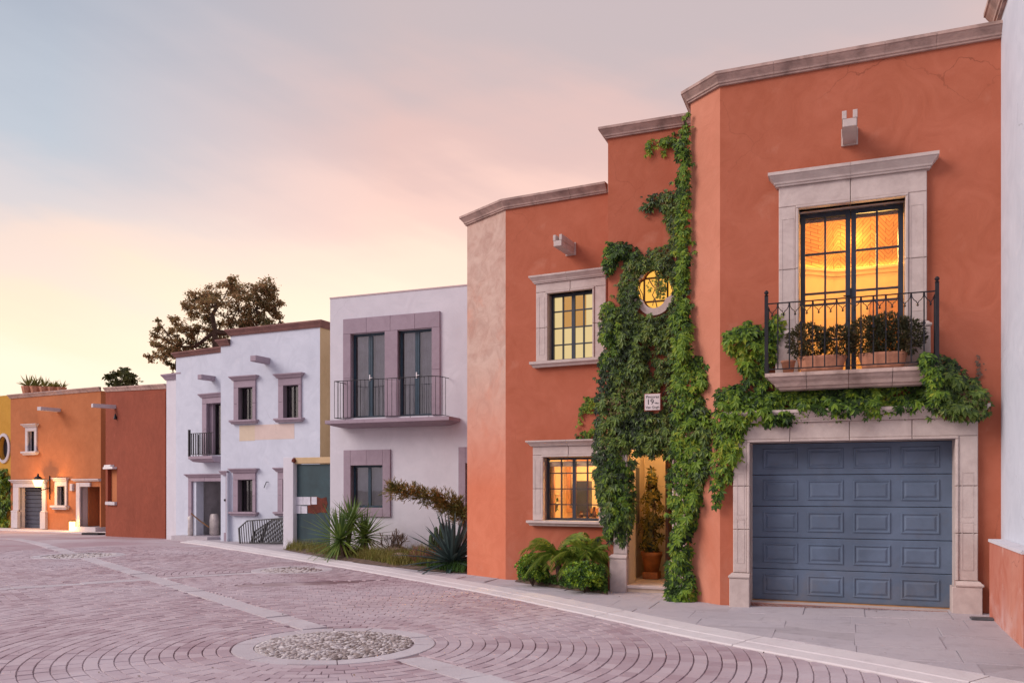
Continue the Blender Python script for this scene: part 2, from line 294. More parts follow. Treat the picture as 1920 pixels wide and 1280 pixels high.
# ================================================================ geometry helpers
class MB:
    def __init__(s): s.v=[]; s.f=[]
    def add(s,vs,fs):
        o=len(s.v); s.v+= [tuple(p) for p in vs]; s.f+=[tuple(i+o for i in f) for f in fs]; return s
    def box(s,x0,x1,y0,y1,z0,z1,bev=0):
        if x0>x1:x0,x1=x1,x0
        if y0>y1:y0,y1=y1,y0
        if z0>z1:z0,z1=z1,z0
        b=min(bev,(x1-x0)*.45,(z1-z0)*.45,(y1-y0)*.9)
        if b<=0:
            return s.add([(x0,y0,z0),(x1,y0,z0),(x1,y1,z0),(x0,y1,z0),(x0,y0,z1),(x1,y0,z1),(x1,y1,z1),(x0,y1,z1)],
              [(0,1,5,4),(1,2,6,5),(2,3,7,6),(3,0,4,7),(4,5,6,7),(3,2,1,0)])
        # front (y0) face bevelled
        return s.add([(x0+b,y0,z0+b),(x1-b,y0,z0+b),(x1-b,y0,z1-b),(x0+b,y0,z1-b),
               (x0,y0+b,z0),(x1,y0+b,z0),(x1,y0+b,z1),(x0,y0+b,z1),(x0,y1,z0),(x1,y1,z0),(x1,y1,z1),(x0,y1,z1)],
              [(0,1,2,3),(4,5,1,0),(5,6,2,1),(6,7,3,2),(7,4,0,3),(8,9,5,4),(9,10,6,5),(10,11,7,6),(11,8,4,7),(11,10,9,8)])
    def tube(s,pts,r,n=6,cap=True):
        pts=[Vector(p) for p in pts]; k=len(pts); rs=r if isinstance(r,(list,tuple)) else [r]*k
        o=len(s.v); ref=None
        for i,p in enumerate(pts):
            d=(pts[min(i+1,k-1)]-pts[max(i-1,0)]).normalized()
            if ref is None: ref=Vector((0,0,1)) if abs(d.z)<.9 else Vector((1,0,0))
            a=d.cross(ref)
            if a.length<1e-4: a=d.cross(Vector((0,1,0)))
            a.normalize(); b=d.cross(a); ref=b.cross(d) if False else ref
            for j in range(n):
                t=2*math.pi*j/n+math.pi/n; s.v.append(tuple(p+(a*math.cos(t)+b*math.sin(t))*rs[i]))
        for i in range(k-1):
            for j in range(n):
                s.f.append((o+i*n+j,o+i*n+(j+1)%n,o+(i+1)*n+(j+1)%n,o+(i+1)*n+j))
        if cap: s.f.append(tuple(o+j for j in range(n))[::-1]); s.f.append(tuple(o+(k-1)*n+j for j in range(n)))
        return s
    def lathe(s,c,prof,n=16,sx=1,sy=1):
        o=len(s.v); c=Vector(c)
        for r,z in prof:
            for j in range(n):
                t=2*math.pi*j/n; s.v.append((c.x+r*sx*math.cos(t),c.y+r*sy*math.sin(t),c.z+z))
        for i in range(len(prof)-1):
            for j in range(n): s.f.append((o+i*n+j,o+i*n+(j+1)%n,o+(i+1)*n+(j+1)%n,o+(i+1)*n+j))
        s.f.append(tuple(o+j for j in range(n))[::-1]); s.f.append(tuple(o+(len(prof)-1)*n+j for j in range(n)))
        return s
    def sweep(s,path,prof):
        """path: plan points, outward is to the right of travel; prof: (out,z)"""
        k=len(path); o=len(s.v); m=len(prof)
        P=[Vector(p) for p in path]; ds=[(P[i+1]-P[i]).normalized() for i in range(k-1)]
        for i in range(k):
            a=ds[max(i-1,0)]; b=ds[min(i,k-2)]
            na=Vector((a.y,-a.x)); nb=Vector((b.y,-b.x)); mm=na+nb; mm=mm/ max(1e-6,mm.dot(nb)) if i not in (0,k-1) else (nb if i==0 else na)
            for (q,z) in prof: s.v.append((P[i].x+mm.x*q,P[i].y+mm.y*q,z))
        for i in range(k-1):
            for j in range(m): s.f.append((o+i*m+j,o+i*m+(j+1)%m,o+(i+1)*m+(j+1)%m,o+(i+1)*m+j))
        s.f.append(tuple(o+j for j in range(m))[::-1]); s.f.append(tuple(o+(k-1)*m+j for j in range(m)))
        return s
    def build(s,name,mat,parent=None,smooth=False):
        me=bpy.data.meshes.new(name); me.from_pydata(s.v,[],s.f)
        me.materials.append(mat); me.update()
        if smooth: me.polygons.foreach_set('use_smooth',[True]*len(me.polygons))
        o=bpy.data.objects.new(name,me); COL.objects.link(o)
        if parent: o.parent=parent
        return o
def empty(name,parent=None,mw=None):
    o=bpy.data.objects.new(name,None); o.empty_display_size=.3; COL.objects.link(o)
    if parent: o.parent=parent
    if mw is not None: o.matrix_world=mw
    return o
def tag(o,label=None,cat=None,group=None,kind=None):
    if label:o['label']=label
    if cat:o['category']=cat
    if group:o['group']=group
    if kind:o['kind']=kind
    return o
def light(name,loc,energy,col,size=.1,parent=None,typ='POINT'):
    l=bpy.data.lights.new(name,typ); l.energy=energy; l.color=col
    if typ=='POINT': l.shadow_soft_size=size
    o=bpy.data.objects.new(name,l); COL.objects.link(o)
    if parent: o.parent=parent
    o.location=loc; return o
def subdivide_path(path,step,gap=.004):
    """cut a plan path into pieces about step long, corners stay inside pieces"""
    P=[Vector(p) for p in path]; pieces=[]; cur=[P[0]]
    for i in range(len(P)-1):
        a,b=P[i],P[i+1]; Ln=(b-a).length
        n=max(1,round(Ln/step))
        if Ln>step*1.4:
            d=(b-a)/Ln
            for k in range(1,n):
                c=a+(b-a)*(k/n+U(-.08,.08)/n)
                cur.append(c-d*gap); pieces.append(cur); cur=[c+d*gap]
        cur.append(b)
    pieces.append(cur); return pieces

# ---------------------------------------------------------------- facade frames: x along the wall, y into it, z up
class Wall:
    def __init__(s,xl,Zl,xr,Zr):
        A=Vector(((xl-CX)/F*Zl,Zl)); B=Vector(((xr-CX)/F*Zr,Zr)); s.A=A; s.u=(B-A).normalized(); s.len=(B-A).length
        s.inn=Vector((-s.u.y,s.u.x))
        s.mw=Matrix(((s.u.x,s.inn.x,0,A.x),(s.u.y,s.inn.y,0,A.y),(0,0,1,0),(0,0,0,1)))
    def st(s,px,py,y=0.0):
        """where the sight line of a place in the photograph meets the plane y (into the wall)"""
        k=(px-CX)/F; O=s.A+s.inn*y     # O+u t = (k Z, Z)
        t=(k*O.y-O.x)/(s.u.x-k*s.u.y); Z=O.y+s.u.y*t
        return t,EYE-(py-HY)/F*Z
    def s(s,px,y=0.0): return s.st(px,0,y)[0]
    def z(s,px,py,y=0.0): return s.st(px,py,y)[1]
    def loc(s,X,Y): d=Vector((X,Y))-s.A; return (d.dot(s.u),d.dot(s.inn))
    def world(s,x,y,z): return s.mw@Vector((x,y,z))
def gh(x,y):
    a=min(.05,max(-.03,.02*(x-3.5))); t=min(1,max(0,(y-25)/14)); return a-.39*t*t*(3-2*t)
def gp(px,py,dz=0):
    k=(px-CX)/F; q=(py-HY)/F; Z=12
    for _ in range(30): Z=(EYE-gh(k*Z,Z)-dz)/q
    return Vector((k*Z,Z))

REV=[]
def panel(mb,p0,p1,z0,z1,holes=(),depth=.25,z1r=None):
    p0=Vector(p0);p1=Vector(p1);Ln=(p1-p0).length;d=(p1-p0)/Ln;n=Vector((-d.y,d.x))
    if z1r is None:z1r=z1
    xs=sorted({0,Ln}|{min(Ln,max(0,h[i])) for h in holes for i in(0,1)}); zs=sorted({z0}|{h[i] for h in holes for i in(2,3)})
    def P(a,z,y=0): q=p0+d*a+n*y; return (q.x,q.y,z)
    for i in range(len(xs)-1):
        a,b=xs[i],xs[i+1]
        if b-a<1e-4: continue
        for j in range(len(zs)):
            za=zs[j]; top=j==len(zs)-1
            zb0=zb1=zs[j+1] if not top else None
            if top: zb0=z1+(z1r-z1)*a/Ln; zb1=z1+(z1r-z1)*b/Ln
            mx=(a+b)/2; mz=(za+(zb0+zb1)/2)/2
            if any(h[0]-1e-4<mx<h[1]+1e-4 and h[2]<mz<h[3] for h in holes): continue
            mb.add([P(a,za),P(b,za),P(b,zb1),P(a,zb0)],[(0,1,2,3)])
    for h in holes:
        a,b,za,zb=max(0,h[0]),min(Ln,h[1]),h[2],h[3]
        REV.append(MB()); REV[-1].add([P(a,za),P(b,za),P(b,zb),P(a,zb),P(a,za,depth),P(b,za,depth),P(b,zb,depth),P(a,zb,depth)],
               [(0,4,5,1),(1,5,6,2),(2,6,7,3),(3,7,4,0)])
def reveals(parent,mat):
    for m in REV: m.build('opening_reveal',mat,parent)
    REV.clear()
def room(parent,s0,s1,y0,y1,z0,z1,mat,name='room_wall',ceil=True):
    mb=MB(); v=[(s0,y0,z0),(s1,y0,z0),(s1,y1,z0),(s0,y1,z0),(s0,y0,z1),(s1,y0,z1),(s1,y1,z1),(s0,y1,z1)]
    f=[(0,1,2,3),(1,2,6,5),(2,3,7,6),(3,0,4,7)]+([(4,5,6,7)] if ceil else [])
    return mb.add(v,f).build(name,mat,parent)
def window(parent,s0,s1,z0,z1,cols,rows,y=.14,fw=.045,bar=.022,mat=None,glass=None,mid=True,name='window',rowz=None,reflect=False):
    mat=mat or m_steel; glass=glass or m_glass
    mb=MB(); d=.05
    mb.box(s0,s0+fw,y,y+d,z0,z1); mb.box(s1-fw,s1,y,y+d,z0,z1); mb.box(s0+fw,s1-fw,y,y+d,z0,z0+fw); mb.box(s0+fw,s1-fw,y,y+d,z1-fw,z1)
    zs=[z0+fw]+(rowz if rowz else [z0+(z1-z0)*k/rows for k in range(1,rows)])+[z1-fw]
    xs=[s0+fw]; c=(s0+s1)/2
    for k in range(1,cols):
        x=s0+fw*.5+(s1-s0-fw)*k/cols; b=fw*.75 if (mid and k*2==cols) else bar/2
        mb.box(x-b,x+b,y+.004,y+d-.004,z0+fw,z1-fw); xs.append(x)
    xs.append(s1-fw)
    for z in zs[1:-1]:
        for i in range(len(xs)-1): mb.box(xs[i]+.001,xs[i+1]-.001,y+.01,y+d-.01,z-bar/2,z+bar/2)
    w=mb.build(name,mat,parent)
    for i in range(len(xs)-1):
        for j in range(len(zs)-1):
            MB().add([(xs[i],y+.025,zs[j]),(xs[i+1],y+.025,zs[j]),(xs[i+1],y+.025,zs[j+1]),(xs[i],y+.025,zs[j+1])],[(0,1,2,3)]).build('pane',glass,w)
    return w
def cornice(parent,path,prof,mat,step=.75,name='cornice',sub='cornice_stone'):
    core=[(q-.014 if q>.02 else q,min(max(z,prof[0][1]+.006),prof[-1][1]-.006)) for q,z in prof]
    e=MB().sweep(path,core).build(name,mat,parent)
    for pc in subdivide_path(path,step,.002):
        if len(pc)<2 or (Vector(pc[-1])-Vector(pc[0])).length<.01: continue
        MB().sweep(pc,prof).build(sub,mat,e)
    return e
def prof(z,h,out,base=.0):
    """moulded profile, bottom to top: fillet, cove, crown"""
    o=out
    return [(-.02,z),(o*.28,z),(o*.30,z+h*.14),(o*.42,z+h*.16),(o*.46,z+h*.30),(o*.60,z+h*.44),(o*.80,z+h*.62),(o*.90,z+h*.74),(o,z+h*.76),(o,z+h),(-.02,z+h)]
def sillprof(z,h,out):
    return [(-.02,z),(out*.45,z),(out*.6,z+h*.3),(out*.85,z+h*.5),(out,z+h*.55),(out,z+h),(-.02,z+h)]
def surround(parent,s0,s1,z0,z1,wl,wr,wt,proud,mat,jstep=.75,cor=None,sill=None,base=None,groove=True,s1max=None,name='window_surround'):
    """dressed stone round an opening; cor=(height,out,overhang); sill=(height,out,over); base=(height,out)"""
    e=empty(name,parent); g=.003; lip=.035 if groove else 0
    def stoneb(a,b,za,zb,sub='stone_block',out=proud):
        if s1max is not None: b=min(b,s1max)
        if b-a<.01: return
        MB().box(a,b,-out,.10,za,zb,.008).build(sub,mat,e)
    zb0=z0
    if base: zb0=z0+base[0]
    for (a,b,side) in ((s0-wl,s0,0),(s1,s1+wr,1)):
        if b-a<.02: continue
        n=max(1,round((z1+wt-zb0)/jstep)); 
        for k in range(n):
            za=zb0+(z1-zb0)*k/n; zb=zb0+(z1-zb0)*(k+1)/n
            if lip:
                if k==n-1: zb+=0
                zt_=zb-g if k<n-1 else z1+lip-g
                if side==0: stoneb(a,b-lip,za+g,zt_); stoneb(b-lip+.0005,b,za+g,zb-g,'inner_bead',proud+.018)
                else: stoneb(a+lip,b,za+g,zt_); stoneb(a,a+lip-.0005,za+g,zb-g,'inner_bead',proud+.018)
            else: stoneb(a,b,za+g,zb-g)
        if base:
            stoneb(a-base[1],b+(0 if side==0 else base[1]) if side else b,z0,zb0-.075,'plinth_block',proud+base[1])
            q=base[1]; pj=proud+q
            pth=[(a-q,.1),(a-q,-pj),(b,-pj)] if side==0 else [(a,-pj),(b+q,-pj),(b+q,.1)]
            MB().sweep(pth,[(-.09,zb0-.074),(.0,zb0-.074),(.012,zb0-.066),(.016,zb0-.05),(.008,zb0-.036),(-.006,zb0-.030),(-.018,zb0-.012),(-q+.004,zb0-.002),(-.09,zb0-.002)]).build('base_moulding',mat,e)
    # lintel
    a,b=s0-wl,s1+wr; n=max(1,round((b-a)/max(.5,jstep)))
    for k in range(n):
        x0=a+(b-a)*k/n+(g if k else 0); x1=a+(b-a)*(k+1)/n-(g if k<n-1 else 0)
        stoneb(x0,x1,z1+lip+g*.3,z1+wt)
        if lip: stoneb(max(x0,s0-lip),min(x1,s1+lip),z1,z1+lip,'inner_bead',proud+.018)
    def capped(path):
        if s1max is not None: return [(min(p[0],s1max),p[1]) for p in path if True][:3]
        return path
    if cor:
        h,o,ov=cor; pz=z1+wt
        path=capped([(a+.0,.05),(a+.0,-proud),(b-.0,-proud),(b-.0,.05)])
        ce=e; pf=prof(pz,h,o)
        MB().sweep([p for i,p in enumerate(path) if i==0 or p!=path[i-1]],[(q-.012 if q>.02 else q,min(max(z,pf[0][1]+.006),pf[-1][1]-.006)) for q,z in pf]).build('cornice_core',mat,e)
        for pc in subdivide_path(path,jstep+.1,.002):
            if (Vector(pc[-1])-Vector(pc[0])).length<.01: continue
            MB().sweep(pc,prof(pz,h,o)).build('cornice_stone',mat,ce)
    if sill:
        h,o,ov=sill
        path=capped([(a,.05),(a,-proud),(b,-proud),(b,.05)])
        for pc in subdivide_path(path,1.1): 
            if (Vector(pc[-1])-Vector(pc[0])).length<.01: continue
            MB().sweep(pc,sillprof(z0-h,h,o)).build('sill_stone',mat,e)
        # cover behind the sill up to the reveal
        MB().box(s0,min(s1,s1max or 1e9),-proud+.002,.2,z0-.02,z0+.003).build('sill_tread',mat,e)
    return e
def scupper(parent,W,px,py,ln=.6,w=.17,h=.19,mat=None):
    mat=mat or m_stone; s,z=W.st(px,py); x0,x1=s-w/2,s+w/2; t=.045
    zb=z+h*.5; t=w*.30
    mb=MB().box(x0+.008,x1-.008,-ln,.05,z,zb,.006); mb.box(x0,x0+t,-ln-.004,.05,zb,z+h,.004); mb.box(x1-t,x1,-ln-.004,.05,zb,z+h,.004)
    mb.box(x0-.012,x1+.012,-.03,.02,z-.012,z+h+.01)
    return mb.build('scupper',mat,parent)
def house(W,name,label,cat='house'):
    return tag(empty(name,None,W.mw.copy()),label,cat)

# ================================================================ GROUND, ROAD, KERB, SIDEWALK
K0px=[(338,1016),(395,1022),(430,1030),(560,1050),(700,1073),(785,1090),(900,1109),(960,1122),(1110,1154),(1250,1188),(1400,1216),(1600,1252),(1750,1282),(2000,1335),(2350,1420)]
K0=[gp(x,y,-.05) for x,y in K0px]
def resample(P,step):
    out=[P[0]]; acc=0
    L_=[0]
    for i in range(len(P)-1): L_.append(L_[-1]+(P[i+1]-P[i]).length)
    n=int(L_[-1]/step)
    for k in range(1,n+1):
        t=k*L_[-1]/n
        for i in range(len(P)-1):
            if L_[i+1]>=t-1e-6: out.append(P[i].lerp(P[i+1],(t-L_[i])/(L_[i+1]-L_[i]))); break
    return out
for _ in range(2): K0=[K0[0]]+[(K0[i-1]+K0[i]*4+K0[i+1])/6 for i in range(1,len(K0)-1)]+[K0[-1]]
KS=resample(K0,.4)
def knorm(i,P): 
    a=P[max(0,i-1)];b=P[min(len(P)-1,i+1)];d=(b-a).normalized(); return Vector((-d.y,d.x)) # towards the houses
KW=.50
K1=[p+knorm(i,KS)*KW for i,p in enumerate(KS)]
def side(P,q):
    """signed distance of q to polyline P, positive on the house side"""
    best=None
    for i in range(len(P)-1):
        a,b=P[i],P[i+1];d=b-a
        if d.length_squared<1e-9: continue
        t=max(0,min(1,(q-a).dot(d)/d.length_squared)); r=(q-a-d*t).length
        if best is None or r<best[0]: best=(r,i)
    a,b=P[best[1]],P[best[1]+1];d=b-a; sg=1 if d.x*(q.y-a.y)-d.y*(q.x-a.x)>0 else -1
    return sg*best[0],best[1]
Kc=K0
# ground: one sheet to the horizon, a little below the paved surfaces
xs=[-600,-200,-90]+[-60+2*i for i in range(51)]+[60,100,250,600]; ys=[-300,-80,-30]+[-10+2*i for i in range(46)]+[100,160,300,700]
mb=MB(); mb.v=[(x,y,gh(x,y)-.09) for y in ys for x in xs]; nx=len(xs)
mb.f=[(j*nx+i,j*nx+i+1,(j+1)*nx+i+1,(j+1)*nx+i) for j in range(len(ys)-1) for i in range(nx-1)]
tag(mb.build('ground',m_ground),'dusty open ground under and beyond the street and houses',kind='structure')
road=tag(empty('road'),'dusty rose paved street laid in rings of brick',kind='structure')
xs=[-46+1.0*i for i in range(60)]; ys=[-6+1.0*i for i in range(54)]
mb=MB(); mb.v=[(x,y,gh(x,y)-.063) for y in ys for x in xs]; nx=len(xs)
mb.f=[(j*nx+i,j*nx+i+1,(j+1)*nx+i+1,(j+1)*nx+i) for j in range(len(ys)-1) for i in range(nx-1)]
mb.build('road_bed',m_mortar,road)
M1=gp(629,1207,-.05); M2=gp(548,1068,-.05); M3=gp(148,1041,-.05); RM=1.07
bd=(gp(145,1040,-.05)-gp(480,1143,-.05)).normalized(); bn=Vector((-bd.y,bd.x))
B0=gp(480,1143,-.05)     # a point on the long pale band
def dband(q): return (q-B0).dot(bn)
C0=gp(100,1097,-.05); cdn=(gp(500,1071,-.05)-C0).normalized(); cn_=Vector((-cdn.y,cdn.x))
def dband2(q): return (q-C0).dot(cn_)
BW=.16
def clip(poly,a,n):
    out=[]
    for i in range(len(poly)):
        p,q=poly[i],poly[(i+1)%len(poly)]; dp=(p-a).dot(n);dq=(q-a).dot(n)
        if dp>=0: out.append(p)
        if (dp>=0)!=(dq>=0): out.append(p.lerp(q,dp/(dp-dq)))
    return out
def area(p): return abs(sum(p[i].x*p[(i+1)%len(p)].y-p[(i+1)%len(p)].x*p[i].y for i in range(len(p))))/2
def inview(q,m=60):
    if q.y<6.2: return False
    px=CX+q.x/q.y*F; py=HY+(EYE-gh(q.x,q.y)+.05)/q.y*F
    return -m<px<1920+m and py<1280+m*1.2
bricks=[]
def addbrick(poly):
    c=sum(poly,Vector((0,0)))/len(poly)
    if not inview(c): return
    sd_,i=side(Kc,c)
    if sd_>.12: return
    if sd_>-.25:
        a,b=Kc[i],Kc[i+1];dd=(b-a).normalized(); n=Vector((dd.y,-dd.x)); poly=clip(poly,a+n*.012,n)
    for (dist,nn,o0,active) in ((dband(c),bn,B0,True),(dband2(c),cn_,C0,c.x<M2.x+.2)):
        if active and abs(dist)<BW+.2:
            if abs(dist)<BW-.03: return
            sg=1 if dist>0 else -1
            poly=clip(poly,o0+nn*sg*(BW+.008),nn*sg)
    if len(poly)>=3 and area(poly)>.003: bricks.append(poly)
BRW,BRL,GAP=.135,.205,.0038
def rings(C,r0,r1,ok):
    r=r0; k=0
    while r<r1:
        n=int(2*math.pi*(r+BRW/2)/BRL); off=(k%2)*.5+U(0,.1)
        for j in range(n):
            a0=2*math.pi*(j+off)/n; a1=2*math.pi*(j+1+off)/n; am=(a0+a1)/2; rm=r+BRW/2
            c=C+Vector((math.cos(am),math.sin(am)))*rm
            if not inview(c) or not ok(c): continue
            ga=GAP/2/rm
            addbrick([C+Vector((math.cos(t),math.sin(t)))*q for t,q in ((a0+ga,r+GAP),(am,r+GAP),(a1-ga,r+GAP),(a1-ga,r+BRW-GAP),(am,r+BRW-GAP),(a0+ga,r+BRW-GAP))])
        r+=BRW; k+=1
R1=6.4; R2=2.9; R3=3.2
rings(M1,RM+.01,R1,lambda c:(c-M2).length>R2 or (c-M1).length<(c-M2).length)
rings(M2,.82,R2,lambda c:(c-M1).length>R1)
rings(M3,RM+.01,R3,lambda c:True)
# straight courses elsewhere
k=0
t=-30.0
while t<30:
    u_=-40.0+(k%2)*BRL/2
    while u_<40:
        c=B0+bd*(u_+BRL/2)+bn*(t+BRW/2)
        if 6.2<c.y<23 and inview(c) and (c-M1).length>R1+.05 and (c-M2).length>R2+.05 and (c-M3).length>R3+.05:
            a=B0+bd*(u_+GAP)+bn*(t+GAP); b=a+bd*(BRL-2*GAP); e_=b+bn*(BRW-2*GAP); f_=a+bn*(BRW-2*GAP); addbrick([a,b,e_,f_])
        u_+=BRL
    t+=BRW; k+=1
bricks.sort(key=lambda p:p[0].length)
def brickmesh(mb,poly,top,lo,ins=.006):
    c=sum(poly,Vector((0,0)))/len(poly); n=len(poly); tl=(U(-.018,.018),U(-.018,.018)); dz=U(-.003,.003)
    A=[(p.x,p.y,lo+gh(p.x,p.y)) for p in poly]; 
    Bv=[]
    for p in poly:
        q=c+(p-c)*(1-ins/max(.03,(p-c).length)); Bv.append((q.x,q.y,gh(q.x,q.y)+top+dz+(q.x-c.x)*tl[0]+(q.y-c.y)*tl[1]))
    mb.add(A+Bv,[tuple(range(n,2*n))]+[(i,(i+1)%n,n+(i+1)%n,n+i) for i in range(n)])
for p in bricks[:300]:
    mb=MB(); brickmesh(mb,p,-.05,-.067); mb.build('brick',m_paver,road)
mb=MB()
for p in bricks[300:]: brickmesh(mb,p,-.05,-.067)
tag(mb.build('brick_paving',m_paver,road),kind='stuff')
print('bricks',len(bricks))
# pale concrete bands and medallions
def bandstrip(a,b,w,name='band_slab',z=-.049,stp=1.15):
    d_=(b-a); L_=d_.length; d_/=L_; n_=Vector((-d_.y,d_.x)); k=max(1,round(L_/stp))
    for i in range(k):
        p=a+d_*(L_*i/k+.004); q=a+d_*(L_*(i+1)/k-.004); mb=MB(); brickmesh(mb,[p-n_*w,q-n_*w,q+n_*w,p+n_*w],z,-.068); mb.build(name,m_band,road)
def onband(c): # nearest point on band axis
    return c-bn*dband(c)
bandstrip(onband(M1)+bd*(RM+.02),onband(M3)-bd*(RM+.02),BW)
bandstrip(onband(M3)+bd*(RM+.02),onband(M3)+bd*12,BW)
bandstrip(onband(M1)-bd*4.5,onband(M1)-bd*(RM+.02),BW)
Ic=C0+cdn*(-dband(C0)/cdn.dot(bn)) # crossing
bandstrip(Ic+cdn*(BW+.01),C0+cdn*((M2-C0).dot(cdn)-.84),BW)
bandstrip(C0-cdn*6,Ic-cdn*(BW+.01),BW)
def medallion(C,ro,ri,npeb,seg=14):
    e=tag(empty('medallion',road))
    for j in range(seg):
        a0=2*math.pi*j/seg+.003; a1=2*math.pi*(j+1)/seg-.003; mb=MB(); o=[];i_=[]
        ts=[a0+(a1-a0)*k/4 for k in range(5)]
        brickmesh(mb,[C+Vector((math.cos(t),math.sin(t)))*ro for t in ts]+[C+Vector((math.cos(t),math.sin(t)))*(ri+.006) for t in ts[::-1]],-.048,-.068)
        mb.build('ring_slab',m_band,e)
    mb=MB(); o=[C+Vector((math.cos(2*math.pi*k/40),math.sin(2*math.pi*k/40)))*ri for k in range(40)]
    brickmesh(mb,o,-.055,-.068,.002); mb.build('pebble_bed',m_pebbed,e)
    pts=[]; tries=0
    while len(pts)<npeb and tries<20000:
        tries+=1; r=ri*math.sqrt(R())*.97; a=U(0,6.283); p=C+Vector((math.cos(a),math.sin(a)))*r; s=U(.014,.032)
        if all((p-q).length>(s+t)*.93 for q,t in pts): pts.append((p,s))
    me=[]
    for v in range(4):
        mb=MB(); mb.lathe((0,0,0),[(.55,-.5),(1,-.1),(.95,.25),(.6,.5),(.2,.58)],8,1,U(.45,.75)); o=mb.build('pebble',m_pebble,e,True); me.append(o.data); bpy.data.objects.remove(o)
    pts.sort(key=lambda q:q[0].length-q[1]*40); mb=MB()
    for i,(p,s) in enumerate(pts):
        rot=Matrix.Rotation(random.gauss(.5,.7),4,'Z')@Matrix.Rotation(U(-.25,.25),4,'X')@Matrix.Diagonal((s*1.3,s*1.3,s*.9,1)); mw=Matrix.Translation((p.x,p.y,gh(p.x,p.y)-.052))@rot; me_=random.choice(me)
        if i<280:
            o=bpy.data.objects.new('pebble',me_); COL.objects.link(o); o.parent=e; o.matrix_basis=mw
        else:
            mb.add([mw@v.co for v in me_.vertices],[tuple(f.vertices) for f in me_.polygons])
    if mb.v: tag(mb.build('pebbles',m_pebble,e,True),kind='stuff')
medallion(M1,RM,.84,900); medallion(M2,.82,.62,110,10); medallion(M3,RM,.84,120,10)
# kerb: sloping concrete lengths
kerb=tag(empty('kerb'),'pale concrete kerb of long sloping slabs',kind='structure')
i=0; seg=6
while i<len(KS)-1:
    j=min(i+seg,len(KS)-1); mb=MB(); n=0; o=0
    for q in range(i,j+1):
        p=KS[q].copy(); r=K1[q].copy(); dd=(KS[min(q+1,len(KS)-1)]-KS[max(q-1,0)]).normalized()*.006
        if q==i:p+=dd;r+=dd
        if q==j:p-=dd;r-=dd
        z=gh(p.x,p.y)
        nn=(r-p).normalized()
        for (f_,zz) in ((0,-.075),(0,-.046),(.012,-.034),(.20,-.018),(.215,-.010),(KW-.012,.006),(KW,-.002),(KW,-.075)):
            w=p+nn*f_; mb.v.append((w.x,w.y,z+zz))
        n+=1
    for a in range(n-1):
        for b in range(7): mb.f.append((a*8+b,a*8+b+1,(a+1)*8+b+1,(a+1)*8+b))
    mb.f.append(tuple(range(8))); mb.f.append(tuple((n-1)*8+b for b in range(8))[::-1])
    mb.build('kerb_slab',m_kerb,kerb); i=j
# sidewalk
walk=tag(empty('sidewalk'),'grey flagstone sidewalk running along the house fronts',kind='structure')
mb=MB(); dirv=Vector((.75,.66)).normalized(); st=[0,.5,1,2,3,4,6,9,12]
K1c=K1
for p in K1c:
    for w in st: q=p+dirv*w; mb.v.append((q.x,q.y,gh(q.x,q.y)-.008))
m_=len(st); mb.f=[(a*m_+b,a*m_+b+1,(a+1)*m_+b+1,(a+1)*m_+b) for a in range(len(K1c)-1) for b in range(m_-1)]
mb.build('joint_bed',m_joint,walk)
WB=Wall(1350,11.69,1878,10.43)
K1s=K1[:-1:3]+[K1[-1]]
cnt=0
row=0; y=-6.0
while y<24:
    hrow=U(.5,.8); x=-26.0+U(0,.5)
    while x<8:
        w=U(.55,1.15)
        j=lambda:U(-.03,.03)
        pl=[Vector((x+.003,y+.003)),Vector((x+w-.003,y+.003)),Vector((x+w-.003,y+hrow-.003)),Vector((x+.003,y+hrow-.003))]
        poly=[WB.A+WB.u*p.x+WB.inn*p.y for p in pl]
        c=sum(poly,Vector((0,0)))/4; sd_,i=side(K1s,c)
        if inview(c,120) and -.3<sd_<3.6 and c.y<24:
            if sd_<.9:
                a,b=K1s[i],K1s[i+1];dd=(b-a).normalized(); poly=clip(poly,a+Vector((-dd.y,dd.x))*.008,Vector((-dd.y,dd.x)))
            if len(poly)>=3 and area(poly)>.02 and cnt<300:
                m2=MB(); brickmesh(m2,poly,-.003,-.01,.004); m2.build('flagstone',m_flag,walk); cnt+=1
        x+=w
    y+=hrow; row+=1
print('flags',cnt)

# ================================================================ HOUSE WITH THE GARAGE
H=house(WB,'terracotta_house','terracotta house with the slate blue garage door and lit balcony doors','house')
CHL=Vector(((1295-CX)/F*12.2,12.2)); cl=WB.loc(*CHL)
ZT=7.17
sR=WB.s(1878)
ga,gb=WB.s(1407),WB.s(1790); gz1=WB.z(1790,822.5); gz0=.045
da,db_=WB.s(1498),WB.s(1697); dz1=WB.z(1697,371); dz0=3.10
mb=MB(); panel(mb,(0,0),(sR,0),-.3,ZT,[(ga,gb,gz0,gz1),(da,db_,dz0,dz1)],.28)
panel(mb,(sR,0),(sR,8),-.3,ZT); panel(mb,(sR,8),(cl[0],8),-.3,ZT); panel(mb,(cl[0],8),cl,-.3,ZT)
mb.add([(cl[0],cl[1],ZT-.05),(0,0,ZT-.05),(sR,0,ZT-.05),(sR,8,ZT-.05),(cl[0],8,ZT-.05)],[(0,1,2,3,4)])
mb.build('wall',m_orange,H); reveals(H,m_stone)
mb=MB(); panel(mb,cl,(0,0),-.3,ZT); mb.build('chamfered_wall',m_orange_lit,H)
cornice(H,[(cl[0],3),cl,(0,0),(sR+.0,0)],prof(ZT-.01,.165,.13),m_cornice,.64)
scupper(H,WB,1593,272,.62,.18,.2)
# garage surround
surround(H,ga,gb,-.05,gz1,WB.s(1407)-WB.s(1376),WB.s(1832)-WB.s(1790),WB.z(1790,784)-gz1,.09,m_stone,.72,cor=(.16,.12,0),base=(.50,.045),name='garage_surround')
